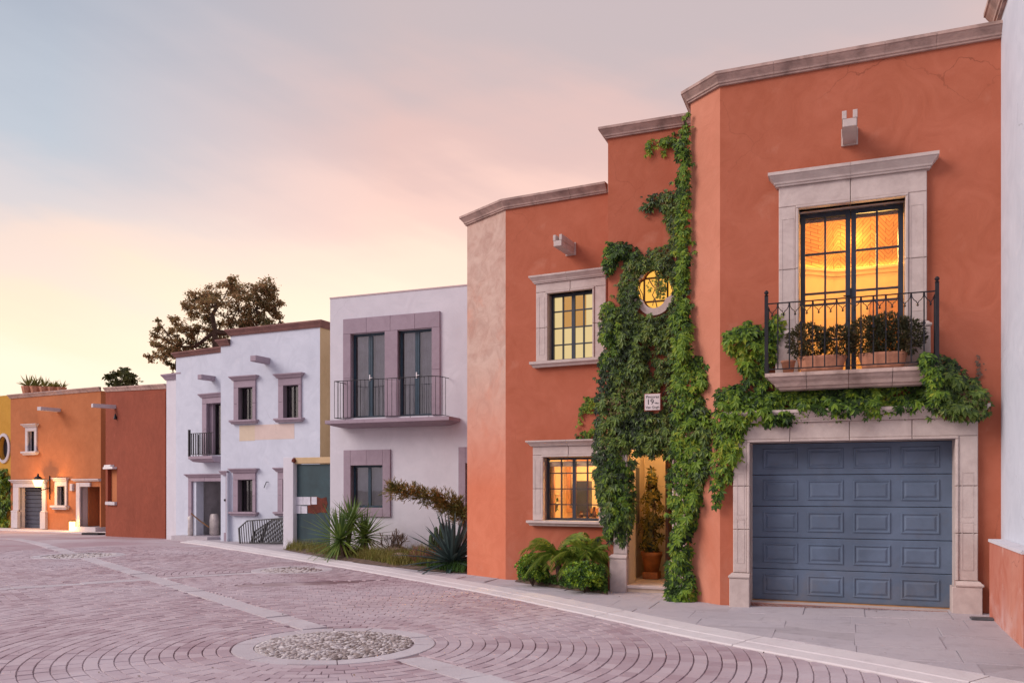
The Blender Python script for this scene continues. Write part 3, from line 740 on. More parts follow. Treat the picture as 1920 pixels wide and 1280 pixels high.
# incised panels on the jambs
for a,b in ((WB.s(1376)+.05,ga-.07),(gb+.07,WB.s(1832)-.05)):
    for za,zb in ((.58,1.18),(1.24,1.80)):
        mb=MB(); w=.008
        for x0,x1,z0,z1 in ((a,a+w,za,zb),(b-w,b,za,zb),(a,b,za,za+w),(a,b,zb-w,zb)): mb.box(x0,x1,-.094,-.08,z0,z1)
        mb.build('jamb_bead',m_stone,H)
# sectional door
gd_=empty('garage_door',H); yb=.28
nsec=5; hs=(gz1-gz0)/nsec
for k in range(nsec):
    z0=gz0+.012+k*hs*.995; z1=z0+hs*.995-.006
    sec=MB().box(ga-.02,gb+.02,yb,yb+.04,z0,z1,.006).build('door_section',m_garage,gd_)
    for c in range(4):
        wc=(gb-ga-.16)/4; x0=ga+.08+c*wc+.06; x1=x0+wc-.12; a,b=z0+.08,z1-.07
        mb=MB(); o=.022
        # raised and fielded panel: groove down, then field up
        def ring(i,y): return [(x0+i,y,a+i),(x1-i,y,a+i),(x1-i,y,b-i),(x0+i,y,b-i)]
        rr=[ring(0,yb-.0005),ring(.008,yb-.013),ring(.020,yb-.013),ring(.032,yb-.002),ring(.042,yb-.002),ring(.066,yb-.013)]
        for i,r in enumerate(rr): mb.v+=r
        for i in range(len(rr)-1):
            for q in range(4): mb.f.append((i*4+q,i*4+(q+1)%4,(i+1)*4+(q+1)%4,(i+1)*4+q))
        mb.f.append(tuple(len(mb.v)-4+q for q in range(4)))
        mb.build('door_panel',m_garage,gd_)
MB().box(ga,gb,yb-.03,yb+.05,gz0-.03,gz0+.012).build('threshold_seal',m_woodlt,gd_)
MB().box(ga-.0,gb+.0,.0,.30,gz0-.06,gz0-.004).build('garage_threshold',m_flag,H)
# balcony doors
surround(H,da,db_,dz0,dz1,WB.s(1498)-WB.s(1461),WB.s(1737)-WB.s(1697),WB.z(1697,326)-dz1,.08,m_stone,.8,cor=(.17,.13,0),base=(.62,.04),name='balcony_door_surround')
for a,b in ((WB.s(1461)+.04,da-.06),(db_+.06,WB.s(1737)-.04)):
    mb=MB(); w=.007
    for za,zb in ((3.85,5.2),):
        for x0,x1,z0,z1 in ((a,a+w,za,zb),(b-w,b,za,zb),(a,b,za,za+w),(a,b,zb-w,zb)): mb.box(x0,x1,-.084,-.07,z0,z1)
    mb.build('jamb_bead',m_stone,H)
mid=(da+db_)/2
def zr(py,px=1600): return WB.z(px,py,.2)
for a,b,k in ((da+.01,mid-.004,0),(mid+.004,db_-.01,1)):
    w=window(H,a,b,dz0+.02,dz1-.015,2,5,y=.18,fw=.062,bar=.026,mid=False,name='balcony_door',rowz=[dz0+.5,dz0+.78+.2,zr(545),zr(470)])
    x=(b-.03) if k==0 else (a+.03)
    if k==1: MB().tube([(mid,.17,dz0+1.06),(mid-.09,.15,dz0+1.06)],.009).box(mid-.012,mid+.012,.165,.18,dz0+1.02,dz0+1.16).build('handle',m_iron,w)
# balcony slab
yo=-.52
ba=WB.s(1434,yo); bb=WB.s(1760,yo); bz=WB.z(1436,700,yo)
pr=[(0-.5,bz-.20),(-.17,bz-.20),(-.16,bz-.17),(-.12,bz-.165),(-.10,bz-.12),(-.05,bz-.085),(-.03,bz-.05),(0,bz-.045),(0,bz),(-.5,bz)]
bal=empty('balcony_slab',H)
for k in range(4):
    x0=ba+(bb-ba)*k/4+(.003 if k else 0); x1=ba+(bb-ba)*(k+1)/4-(.003 if k<3 else 0)
    if k==0: path=[(x0,-.06),(x0,yo),(x1,yo)]
    elif k==3: path=[(x0,yo),(x1,yo),(x1,-.06)]
    else: path=[(x0,yo),(x1,yo)]
    p2=[(max(o,-.15 if len(path)>2 else o),z) for o,z in pr]
    mb=MB()
    if len(path)==2: mb.sweep(path,pr)
    else:
        mb.sweep(path,[(-.165,bz-.20),(-.16,bz-.17),(-.12,bz-.165),(-.10,bz-.12),(-.05,bz-.085),(-.03,bz-.05),(0,bz-.045),(0,bz),(-.165,bz)])
        mb.box(x0+(.165 if k==0 else 0),x1-(.165 if k==3 else 0),yo+.165,-.001,bz-.199,bz-.001)
    mb.build('slab_stone',m_slab,bal)
# railing
rl=empty('railing',H); ry=yo+.05; ra=WB.s(1437,ry)+.0; rb=WB.s(1757,ry); rz=WB.z(1440,569,ry)
for x in (ra,rb):
    MB().box(x-.022,x+.022,ry-.022,ry+.022,bz,rz+.09).lathe((x,ry,rz+.09),[(.016,0),(.03,.012),(.014,.024),(.026,.04),(.030,.055),(.018,.075),(.004,.082)],8).build('post',m_iron,rl)
MB().box(ra+.022,rb-.022,ry-.014,ry+.014,rz-.012,rz).build('top_rail',m_iron,rl)
MB().box(ra+.022,rb-.022,ry-.012,ry+.012,bz+.05,bz+.062).build('bottom_rail',m_iron,rl)
for x in (ra,rb):
    MB().box(x-.013,x+.013,ry+.024,-.02,rz-.012,rz).build('side_rail',m_iron,rl); MB().box(x-.012,x+.012,ry+.024,-.02,bz+.05,bz+.062).build('side_rail',m_iron,rl)
    for k in range(1,4):
        yy=ry+.024+(-.02-ry-.024)*k/4; MB().tube([(x,yy,bz+.062),(x,yy,rz-.012)],.008).build('baluster',m_iron,rl)
nb=13
for k in range(1,nb+1):
    x=ra+(rb-ra)*k/(nb+1); mb=MB().box(x-.0075,x+.0075,ry-.0075,ry+.0075,bz+.062,rz-.012)
    if k%2: 
        for zz in ((bz+.42,bz+.62) if (k//2)%2 else (bz+.52,)): mb.box(x-.017,x+.017,ry-.015,ry+.015,zz,zz+.02).box(x-.013,x+.013,ry-.012,ry+.012,zz+.025,zz+.035)
    mb.build('baluster',m_iron,rl)
for k in range(nb+1):
    x0=ra+(rb-ra)*k/(nb+1); x1=ra+(rb-ra)*(k+1)/(nb+1); xc=(x0+x1)/2; hw=(x1-x0)/2
    mb=MB()
    for sg in (-1,1):
        pts=[(xc+sg*hw*.92,ry,rz-.014),(xc+sg*hw*.85,ry,rz-.06),(xc+sg*hw*.55,ry,rz-.095),(xc+sg*hw*.18,ry,rz-.115),(xc,ry,rz-.15)]
        mb.tube(pts,.0055,5)
    mb.lathe((xc,ry,rz-.175),[(.003,0),(.014,.008),(.014,.018),(.005,.028)],6); mb.build('scroll',m_iron,rl)
# room behind the balcony doors
sc0,_=WB.st(1562,500,3.0); zc=WB.z(1600,502,3.0); rs0=da-.5; rs1=sR-.15; rs0b=rs0
fp=[(rs0,.285),(rs0,2.30),(sc0,3.0),(rs1,3.0),(rs1,.285)]
mb=MB()
for i in range(5):
    p,q=fp[i],fp[(i+1)%5]
    if i<4: mb.add([(p[0],p[1],2.95),(q[0],q[1],2.95),(q[0],q[1],zc),(p[0],p[1],zc)],[(0,1,2,3)])
mb.add([(x,y,2.95) for x,y in fp],[(0,1,2,3,4)])
mb.add([(rs0,.285,2.95),(da,.285,2.95),(da,.285,zc),(rs0,.285,zc)],[(0,1,2,3)]); mb.add([(db_,.285,2.95),(rs1,.285,2.95),(rs1,.285,zc),(db_,.285,zc)],[(0,1,2,3)])
mb.build('balcony_room',m_cream,H)
ap=((rs0+rs1)/2,1.6,zc+1.25)
mb=MB(); mb.add([(x,y,zc) for x,y in fp]+[ap],[(0,1,5),(1,2,5),(2,3,5),(3,4,5),(4,0,5)]); mb.build('vaulted_brick_ceiling',m_vault,H)
mb=MB(); mb.sweep([(rs0,.3),(rs0,2.30),(sc0,3.0),(rs1,3.0)],[(-.01,zc-.13),(.06,zc-.13),(.08,zc-.09),(.13,zc-.07),(.13,zc-.03),(-.01,zc-.03)]); mb.build('cove_ledge',m_cream,H)
mb=MB(); mb.sweep([(rs0,.35),(rs0,2.30),(sc0,3.0),(rs1,3.0)],[(.03,zc-.029),(.06,zc-.029),(.06,zc-.012),(.03,zc-.012)]); mb.build('cove_light',m_led,H)
# wardrobe and inner doorway low on the back wall
mb=MB(); x0=sc0+.55; mb.box(x0,x0+1.5,2.5,2.99,2.96,4.55,.01)
for k in range(3): mb.box(x0+.05+k*.48,x0+.49+k*.48,2.485,2.5,3.05,4.45,.008)
mb.build('wardrobe',m_woodlt,H)
MB().box(sc0+.05,sc0+.5,2.93,2.99,2.96,4.35,.01).build('inner_door',m_cream,H)
light('balcony_room_lamp',((da+db_)/2+.3,1.0,zc-.25),92,(1,.57,.165),.25,H)
light('balcony_room_cove_lamp',(sc0+.3,2.5,zc+.2),14,(1,.45,.10),.15,H)
# drain lid on the sidewalk
lp=gp(1850,1161); o=MB().box(-.17,.17,-.08,.08,.004,.02).box(-.15,.15,-.06,.06,.02,.026).build('drain_lid',m_galv)
o.location=(lp.x,lp.y,gh(lp.x,lp.y)+.0); o.rotation_euler=(0,0,-.35); tag(o,'small dark metal drain lid beside the right garage pillar','drain lid')

# balcony planters
def leafclump(mb,c,rad,n,size,flat=.5,droop=.3,long=2.0,nleaf=1):
    """scatter pointed leaves through an ellipsoid"""
    c=Vector(c); rad=Vector(rad)
    for _ in range(n):
        while True:
            q=Vector((U(-1,1),U(-1,1),U(-1,1)))
            if .15<q.length<1: break
        q=q*(.35+.65*q.length)/max(q.length,.01)*1.0 if R()<.6 else q
        if q.length>1: q.normalize()
        p=c+Vector((q.x*rad.x,q.y*rad.y,q.z*rad.z)); leaf(mb,p,(q+Vector((U(-.6,.6),U(-.6,.6),U(-.4,.8)))).normalized(),size*U(.6,1.3),long)
def leaf(mb,p,d,s,long=2.0,roll=None):
    d=Vector(d).normalized(); a=d.cross(Vector((U(-1,1),U(-1,1),U(-1,1))))
    if a.length<1e-3:a=d.orthogonal()
    a.normalize(); n=d.cross(a); w=s/long
    mb.add([p,p+d*s*.45+a*w*.5+n*s*.05,p+d*s,p+d*s*.45-a*w*.5+n*s*.05],[(0,1,2,3)])
def planter(px0,px1,label,grp,bpx,seed):
    random.seed(seed)
    y0=-.33; a=WB.s(px0,y0-.1); b=WB.s(px1,y0-.1); c=(a+b)/2; L2=(b-a)/2
    t=empty('terracotta_planter',None,WB.mw@Matrix.Translation((c,y0,bz))); tag(t,label,'planter',grp)
    mb=MB(); n=20
    P=[(.80,0),(.86,.05),(.93,.12),(.98,.17),(1.0,.18),(1.0,.215),(.95,.215),(.93,.16)]
    mb.lathe((0,0,0),[(r*L2,z) for r,z in P],n,1,.105/L2); mb.build('trough',m_terra,t,True)
    MB().lathe((0,0,.15),[(.92*L2,0),(.9*L2,.02)],n,1,.1/L2).build('soil',m_soil,t)
    mb=MB(); st=MB()
    for (q,hh,rr) in bpx:
        x=q*L2
        leafclump(mb,(x,0,.20+hh*.5),(rr,.15,hh*.55),int(900*rr*hh/.06),.045)
        for _ in range(9): st.tube([(x+U(-.05,.05),U(-.03,.03),.16),(x+U(-rr,rr)*.7,U(-.1,.1),.2+hh*U(.6,1.12))],.003,3)
    st.build('stem',m_bark,t); mb.build('foliage',m_dark,t)
planter(1493,1588,'left terracotta trough with an olive leaved bush on the balcony','balcony planters',[(-.55,.42,.26),(.65,.36,.22)],3)
planter(1609,1703,'right terracotta trough with the taller olive bush on the balcony','balcony planters',[(-.6,.46,.26),(.2,.48,.24),(.95,.42,.22)],4)
# a low pot at the left end, half behind the railing
t=empty('small_pot',None,WB.mw@Matrix.Translation((WB.s(1478,-.3),-.3,bz))); tag(t,'small pale clay pot standing left of the balcony troughs','pot')
MB().lathe((0,0,0),[(.06,0),(.085,.15),(.095,.155),(.095,.18),(.08,.18)],12).build('pot_body',m_terra,t,True)

# ================================================================ TOWER (ENTRY)
WT=Wall(1140,13.5,1290,13.03)
T=house(WT,'terracotta_entry_tower','tall terracotta entry tower with the creeper covered doorway and quatrefoil window','house')
tR=WT.s(1296)+1.2; TT=WT.z(1140,262)+.02
pa,pb=WT.s(1178),WT.s(1262); pz0=.07; pz1=WT.z(1220,842)
qc=WT.st(1228,541); QH=.36
mb=MB(); panel(mb,(0,0),(tR,0),-.3,TT,[(pa,pb,pz0-.2,pz1),(qc[0]-QH,qc[0]+QH,qc[1]-QH,qc[1]+QH)],.001)
panel(mb,(tR,0),(tR,6),-.3,TT); panel(mb,(tR,6),(0,6),-.3,TT); panel(mb,(0,6),(0,0),-.3,TT); mb.add([(0,0,TT-.05),(tR,0,TT-.05),(tR,6,TT-.05),(0,6,TT-.05)],[(0,1,2,3)])
# infill between the square hole and the quatrefoil
def quat(r,off=.0,n=64):
    pts=[]
    for k in range(n):
        t=2*math.pi*k/n; c,s=math.cos(t),math.sin(t)
        # union of four circles of radius .6r centred at .42r on the axes
        best=0
        for (ax,ay) in ((1,0),(-1,0),(0,1),(0,-1)):
            cx,cy=ax*.40*r,ay*.40*r; rr=.56*r; b=c*cx+s*cy; D=b*b-(cx*cx+cy*cy-rr*rr)
            if D>=0: best=max(best,b+math.sqrt(D))
        pts.append((c*(best+off),s*(best+off)))
    return pts
n=64; inner=quat(.33); 
outer=[]
for k in range(n):
    t=2*math.pi*k/n; c,s=math.cos(t),math.sin(t); m=QH/max(abs(c),abs(s)); outer.append((c*m,s*m))
o=len(mb.v)
for (x,z) in outer: mb.v.append((qc[0]+x,0,qc[1]+z))
for (x,z) in inner: mb.v.append((qc[0]+x,0,qc[1]+z))
for (x,z) in inner: mb.v.append((qc[0]+x,.2,qc[1]+z))
for k in range(n):
    j=(k+1)%n; mb.f.append((o+k,o+j,o+n+j,o+n+k)); mb.f.append((o+n+k,o+n+j,o+2*n+j,o+2*n+k))
mb.build('wall',m_orange,T); reveals(T,m_stone)
cornice(T,[(0,2.5),(0,0),(tR,0)],prof(TT-.01,.16,.13),m_cornice,1.1)
# quatrefoil window: stone ring, iron frame, lit panes
qf=empty('quatrefoil_window',T)
for q in range(4):
    mb=MB(); ks=[(q*16-8+k)%64 for k in range(17)]; ri=quat(.33,.0); ro=quat(.33,.11)
    for (P,y) in ((ri,-.06),(ri,.02),(ro,.02),(ro,-.05)):
        for k in ks: mb.v.append((qc[0]+P[k][0],y,qc[1]+P[k][1]))
    m=17
    for i in range(16):
        mb.f+= [(i,i+1,m+i+1,m+i),(3*m+i,3*m+i+1,i+1,i),(2*m+i,2*m+i+1,3*m+i+1,3*m+i)]
    mb.f+=[(0,m,2*m,3*m),(16,3*m+16,2*m+16,m+16)]; mb.build('stone_ring',m_stone,qf)
mb=MB(); s_=.185
for x0,x1,z0,z1 in ((-s_-.012,-s_+.012,-s_,s_),(s_-.012,s_+.012,-s_,s_),(-s_,s_,-s_-.012,-s_+.012),(-s_,s_,s_-.012,s_+.012)):
    mb.box(qc[0]+x0,qc[0]+x1,.06,.09,qc[1]+z0,qc[1]+z1)
fr=quat(.33,-.012)
for k in range(64):
    j=(k+1)%64; mb.tube([(qc[0]+fr[k][0],.07,qc[1]+fr[k][1]),(qc[0]+fr[j][0],.07,qc[1]+fr[j][1])],.012,4,False)
mb.build('window_frame',m_wood,qf)
MB().add([(qc[0]+x,.11,qc[1]+z) for x,z in quat(.33,-.002)],[tuple(range(64))]).build('pane',m_quat,qf)
light('quatrefoil_glow',(qc[0],-.10,qc[1]),1.2,(1,.62,.22),.12,T)
# doorway
surround(T,pa,pb,-.06,pz1,pa-WT.s(1152),.22,.22,.06,m_stone,.7,cor=None,base=(.62,.05),groove=True,name='doorway_surround')
PD=1.75
xl=pa-.02; xr=pb+.35
mb=MB(); y0=.02
mb.add([(pa,y0,pz0),(pa,.5,pz0),(pa,.5,pz1+.3),(pa,y0,pz1+.3)],[(0,1,2,3)])
mb.add([(pa,.5,pz0),(xl-.12,.5,pz0),(xl-.12,.5,pz1+.3),(pa,.5,pz1+.3)],[(0,1,2,3)])
mb.add([(xl-.12,.5,pz0),(xl-.12,PD,pz0),(xl-.12,PD,pz1+.3),(xl-.12,.5,pz1+.3)],[(0,1,2,3)])
mb.add([(xl-.12,PD,pz0),(xr,PD,pz0),(xr,PD,pz1+.3),(xl-.12,PD,pz1+.3)],[(0,1,2,3)])
mb.add([(xr,y0,pz0),(xr,PD,pz0),(xr,PD,pz1+.3),(xr,y0,pz1+.3)],[(0,1,2,3)])
mb.add([(pa-.2,y0,pz1+.3),(xr,y0,pz1+.3),(xr,PD,pz1+.3),(pa-.2,PD,pz1+.3)],[(0,1,2,3)])
mb.build('porch_wall',m_cream,T)
fl=empty('porch_floor',T)
for i in range(2):
    for k in range(3):
        x0=pa-.0+i*(xr-pa)/2 if True else 0; MB().box(xl-.12+i*(xr-xl+.12)/2+.003,xl-.12+(i+1)*(xr-xl+.12)/2-.003,y0+.06+k*.56,y0+.06+(k+1)*.56-.005,pz0-.08,pz0+.004).build('floor_tile',m_step,fl)
MB().box(pa-.0,xr,-.10,y0+.058,pz0-.045,pz0+.006,.01).build('step_tread',m_stone,fl); MB().box(pa,xr,-.07,y0+.05,-.2,pz0-.045).build('step_riser',m_step,fl)
# inner half open door at the right with glowing gap
MB().box(WT.s(1251,.9),WT.s(1251,.9)+.05,.75,1.7,pz0,pz1).build('inner_door',m_wood,T)
nx_=WT.s(1198,1.2)
MB().box(xl-.12,xl-.09,.75,1.25,1.0,1.95).build('letterbox_panel',m_galv,T)
light('porch_lamp',(pa+.30,.8,pz1+.15),15,(1,.58,.26),.08,T)
# plaque
pc=WT.st(1228,755.5,-.09); t=empty('house_number_tile',None,WT.mw@Matrix.Translation((pc[0],-.26,pc[1]))); tag(t,'white square house number tile reading 19 among the creeper','number tile')
t.scale=(.98,1,.98)
MB().box(-.122,.122,-.012,.004,-.127,.127,.004).build('tile_plate',m_tile,t); MB().box(-.135,.135,.005,.02,-.14,.137).build('tile_backing',m_darkorange,t)
MB().box(-.01,.01,.02,.26,-.01,.01).build('tile_bracket',m_iron,t)
def text(s,x,z,size,parent,extr=.001):
    c=bpy.data.curves.new('lettering','FONT'); c.body=s; c.size=size; c.align_x='CENTER'; c.extrude=extr; c.materials.append(m_ink)
    o=bpy.data.objects.new('lettering',c); COL.objects.link(o); o.parent=parent; me=bpy.data.meshes.new_from_object(o); bpy.data.objects.remove(o); o=bpy.data.objects.new('lettering',me); COL.objects.link(o); o.parent=parent
    o.location=(x,-.0135,z); o.rotation_euler=(math.pi/2,0,0); return o
text('Pintores',0,.062,.062,t); text('19',-.035,-.035,.12,t); text('Villas',.068,-.03,.034,t); text('Van Gogh',.0,-.098,.054,t)

# schefflera in pot
def pot_plant():
    px,y=1222,1.05; s=WT.s(px,y); t=empty('potted_plant',None,WT.mw@Matrix.Translation((s,y,pz0+.005))); tag(t,'tall variegated plant in an orange clay pot inside the lit doorway','potted plant')
    MB().lathe((0,0,.12),[(.12,0),(.17,.26),(.185,.27),(.185,.33),(.16,.33),(.15,.28)],16).build('pot',m_terra2,t,True)
    MB().box(-.13,.13,-.13,.13,0,.118,.01).build('pot_stand',m_terra2,t)
    mb=MB(); st=MB(); random.seed(11)
    for k in range(5): st.tube([(U(-.04,.04),U(-.04,.04),.4),(U(-.08,.08),U(-.08,.08),1.1),(U(-.1,.1),U(-.08,.08),1.75)],[.012,.009,.004],4)
    for _ in range(120):
        z=U(.45,1.85); r=.24-.07*abs(z-.9); r=max(.08,r if z<1.4 else r*(1.9-z)*1.9); a=U(0,6.28)
        p=Vector((math.cos(a)*r*U(.3,1),math.sin(a)*r*U(.3,1),z)); nn=Vector((math.cos(a),math.sin(a)-.3,.3)).normalized()
        e1=nn.orthogonal().normalized(); e2=nn.cross(e1)
        for q in range(7):
            tt=2*math.pi*q/7+a; dd=(e1*math.cos(tt)+e2*math.sin(tt)+nn*-.25).normalized(); w=nn.cross(dd).normalized()*.018; L_=U(.08,.12)
            mb.add([p,p+dd*L_*.5+w,p+dd*L_,p+dd*L_*.5-w],[(0,1,2,3)])
    st.build('stem',m_bark,t); mb.build('foliage',m_scheff,t)
pot_plant()

# ================================================================ LEFT BLOCK
WL=Wall(948,15.1,1138,14.25)
LB=house(WL,'terracotta_left_house','lower terracotta house with two lit grid windows left of the entry tower','house')
CL=Vector(((876-CX)/F*16.0,16.0)); lcl=WL.loc(*CL); LT=6.59; LR=WL.s(1138)+.12; LRc=WL.s(1139)
ua,ub=WL.s(1029),WL.s(1113); uz0=WL.z(1071,675); uz1=WL.z(1071,547)
va,vb=WL.s(1021),WL.s(1125); vz0=WL.z(1073,976); vz1=WL.z(1073,856)
mb=MB(); panel(mb,(0,0),(LR,0),-.3,LT,[(ua,ub,uz0,uz1),(va,vb,vz0,vz1)],.2)
panel(mb,(LR,0),(LR,8),-.3,LT); panel(mb,(LR,8),(lcl[0],8),-.3,LT); panel(mb,(lcl[0],8),lcl,-.3,LT)
mb.add([(lcl[0],lcl[1],LT-.05),(0,0,LT-.05),(LR,0,LT-.05),(LR,8,LT-.05),(lcl[0],8,LT-.05)],[(0,1,2,3,4)]); mb.build('wall',m_orange,LB); reveals(LB,m_stone)
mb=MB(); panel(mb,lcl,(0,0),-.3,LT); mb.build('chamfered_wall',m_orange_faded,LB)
cornice(LB,[(lcl[0],3),lcl,(0,0),(LRc,0)],prof(LT-.01,.16,.13),m_cornice,.7)
surround(LB,ua,ub,uz0,uz1,ua-WL.s(1007),WL.s(1138)-ub,.19,.05,m_stone,.7,cor=(.13,.10,0),sill=(.10,.09,0),s1max=LRc)
surround(LB,va,vb,vz0,vz1,va-WL.s(1001),WL.s(1138)-vb,.19,.05,m_stone,.7,cor=(.10,.10,0),sill=(.09,.09,0),s1max=LRc)
for (s0,z0,z1) in ((ua,uz0,uz1),(va,vz0,vz1)):
    mb=MB(); a=s0-.165; b=s0-.06; w=.006
    for x0,x1,q0,q1 in ((a,a+w,z0+.12,z1-.05),(b-w,b,z0+.12,z1-.05),(a,b,z0+.12,z0+.126)): mb.box(x0,x1,-.054,-.04,q0,q1)
    mb.build('jamb_bead',m_stone,LB)
window(LB,ua+.01,ub-.01,uz0+.005,uz1-.005,4,4,y=.10,fw=.04,bar=.022)
window(LB,va+.01,vb-.01,vz0+.005,vz1-.005,4,4,y=.10,fw=.04,bar=.020)
mb=MB().box(ua-.02,ub+.02,.204,.21,uz0-.02,uz1+.02); mb.build('lit_blind',m_blind,LB)
w4=(ub-ua)/4
MB().box(ua+w4*1.02,ub-w4*1.0,.185,.19,uz0+(uz1-uz0)*.52,uz1-.04).build('amber_curtain',m_blind2,LB)
scupper(LB,WL,1071,478,.6,.16,.19)
room(LB,va-1.0,vb+.3,.205,2.6,.3,2.75,m_cream,'lit_room_wall')
mb=MB(); c=WL.s(1098,2.5); mb.box(c-.42,c-.34,2.5,2.58,1.1,2.2); mb.box(c+.3,c+.38,2.5,2.58,1.1,2.2); mb.box(c-.34,c+.3,2.5,2.58,2.1,2.2); mb.box(c-.34,c+.3,2.5,2.58,1.1,1.2); mb.build('mirror_frame',m_woodlt,LB)
MB().box(va-.4,va-.1,2.4,2.58,.9,1.75).build('cabinet',m_steel,LB)
mb=MB().box(va+.1,vb+.1,.9,1.6,1.02,1.06)
for k in range(6): mb.lathe((va+.25+k*.13,1.1,1.06),[(.03,0),(.05,.05),(.02,.09+.03*(k%3)),(.03,.12+.04*(k%3))],8)
mb.build('console_table',m_wood,LB)
MB().box(va+.02,vb-.02,.17,.19,vz1-.16,vz1-.07).build('roller_blind',m_curtain,LB)
MB().box(va+.02,va+.10,.18,.24,vz0,vz1-.1).build('curtain',m_woodlt,LB)
light('lit_room_lamp',(va+.75,1.3,2.45),150,(1,.66,.26),.12,LB)
# flower vase on the window ledge
t=empty('flower_vase',None,WL.mw@Matrix.Translation((WL.s(1037,.45),.45,vz0+.0))); tag(t,'green vase of cream lilies inside the lower lit window','vase')
MB().lathe((0,0,0),[(.05,0),(.02,.03),(.02,.10),(.07,.16),(.10,.27),(.085,.27)],12).build('vase_body',m_vase,t,True)
mb=MB(); leafclump(mb,(0,0,.40),(.15,.12,.10),70,.075,long=1.4); mb.build('petals',m_petal,t)
mb=MB(); leafclump(mb,(0,0,.28),(.14,.12,.07),60,.09); mb.build('greenery',m_cover,t)
MB().box(WL.s(1015,.5),WL.s(1060,.5),.3,.62,vz0-.08,vz0-.002).build('ledge_shelf',m_woodlt,LB)

# ================================================================ WHITE HOUSE WITH THE LONG BALCONY (C)
WC=Wall(619,21.5,877,20.08)
C=house(WC,'white_house','white house with mauve stone frames and the wide thin railed balcony','house')
CR=WC.s(920); CT=6.42
c1=(WC.s(659),WC.s(723),3.42,WC.z(690,622)); c2=(WC.s(747),WC.s(811),3.42,WC.z(779,617.5))
zf=WC.z(733,781); c1=(c1[0],c1[1],zf,WC.z(690,624)); c2=(c2[0],c2[1],zf,c1[3])
c3=(WC.s(659),WC.s(719),WC.z(690,951),WC.z(690,872)); c4=(WC.s(874),WC.s(905),WC.z(880,990),WC.z(868,868))
mb=MB(); panel(mb,(0,0),(CR,0),-.4,CT,[c1,c2,c3,c4],.18); panel(mb,(CR,0),(CR,7),-.4,CT); panel(mb,(CR,7),(0,7),-.4,CT); panel(mb,(0,7),(0,0),-.4,CT)
mb.add([(0,.3,CT-.3),(CR,.3,CT-.3),(CR,7,CT-.3),(0,7,CT-.3)],[(0,1,2,3)])
mb.add([(0,0,CT),(CR,0,CT),(CR,.3,CT),(0,.3,CT),(0,.3,CT-.3),(CR,.3,CT-.3)],[(0,1,2,3),(3,2,5,4)]); mb.build('wall',m_white,C); reveals(C,m_white)
MB().box(-.012,CR,-.012,.31,CT,CT+.035).build('parapet_cap',plaster('lavender_cap_plaster',(.62,.50,.50,1),(.5,.4,.42,1),(.6,.4,.34,1),.5),C)
fr=empty('balcony_window_frame',C); a,b=WC.s(645),WC.s(826); zt=WC.z(735,591.5); p=.05
blocks=[(a,c1[0],zf,zf+1.0),(a,c1[0],zf+1.004,c1[3]),(c1[1],c2[0],zf,zf+.9),(c1[1],c2[0],zf+.904,c1[3]),(c2[1],b,zf,zf+1.1),(c2[1],b,zf+1.104,c1[3])]
for k in range(4): blocks.append((a+(b-a)*k/4+.002,a+(b-a)*(k+1)/4-.002,c1[3]+.003,zt))
for x0,x1,z0,z1 in blocks: MB().box(x0,x1,-p,.1,z0,z1,.005).build('stone_block',m_mauve,fr)
fr=empty('window_frame',C); a,b=WC.s(646),WC.s(733); z0,z1=WC.z(690,968),WC.z(690,843)
for q in ((a,c3[0],z0,z1),(c3[1],b,z0,z1),(c3[0]+.002,(c3[0]+c3[1])/2-.002,c3[3],z1),((c3[0]+c3[1])/2,c3[1]-.002,c3[3],z1),(c3[0]+.002,c3[1]-.002,z0,c3[2])): MB().box(q[0],q[1],-p,.1,q[2],q[3],.005).build('stone_block',m_mauve,fr)
fr=empty('window_frame',C); a,b=WC.s(861),WC.s(915); z0,z1=.2,WC.z(861,838)
for q in ((a,c4[0],z0,z1),(c4[0]+.002,b,c4[3],z1)): MB().box(q[0],q[1],-p,.1,q[2],q[3],.005).build('stone_block',m_mauve,fr)
def dimroom(h,c,name='dim_room',d=1.6,mat=None):
    room(h,c[0]-.3,c[1]+.3,.185,d,c[2]-.05,c[3]+.1,mat or m_darkroom,name)
for c in (c1,c2):
    m=(c[0]+c[1])/2
    for x0,x1 in ((c[0],m-.003),(m+.003,c[1])):
        window(C,x0,x1,c[2],c[3],1,1,y=.10,fw=.055,mat=m_teal,glass=m_glassd,name='balcony_door')
    MB().tube([(m-.02,.09,c[2]+1.0),(m+.07,.07,c[2]+1.0)],.01).box(m-.03,m,.08,.1,c[2]+.93,c[2]+1.08).build('handle',m_white2,C)
    dimroom(C,c)
    mb=MB()
    for k in range(26):
        x=c[0]+.05+(c[1]-c[0]-.1)*k/26; mb.add([(x,.24+.02*math.sin(k*1.9),c[2]),(x+(c[1]-c[0]-.1)/26,.24+.02*math.sin((k+1)*1.9),c[2]),(x+(c[1]-c[0]-.1)/26,.24+.02*math.sin((k+1)*1.9),c[3]-.04),(x,.24+.02*math.sin(k*1.9),c[3]-.04)],[(0,1,2,3)])
    mb.build('curtain',m_curtain,C)
for c in (c3,c4):
    window(C,c[0],c[1],c[2],c[3],2,1,y=.10,fw=.05,mat=m_teal,glass=m_glassd); dimroom(C,c); MB().add([(c[0],.24,c[2]),(c[1],.24,c[2]),(c[1],.24,c[3]),(c[0],.24,c[3])],[(0,1,2,3)]).build('curtain',m_curtain,C)
yo=-.62; a,b=WC.s(609,yo),WC.s(842,yo); z=WC.z(609,788,yo)
bs=empty('balcony_slab',C)
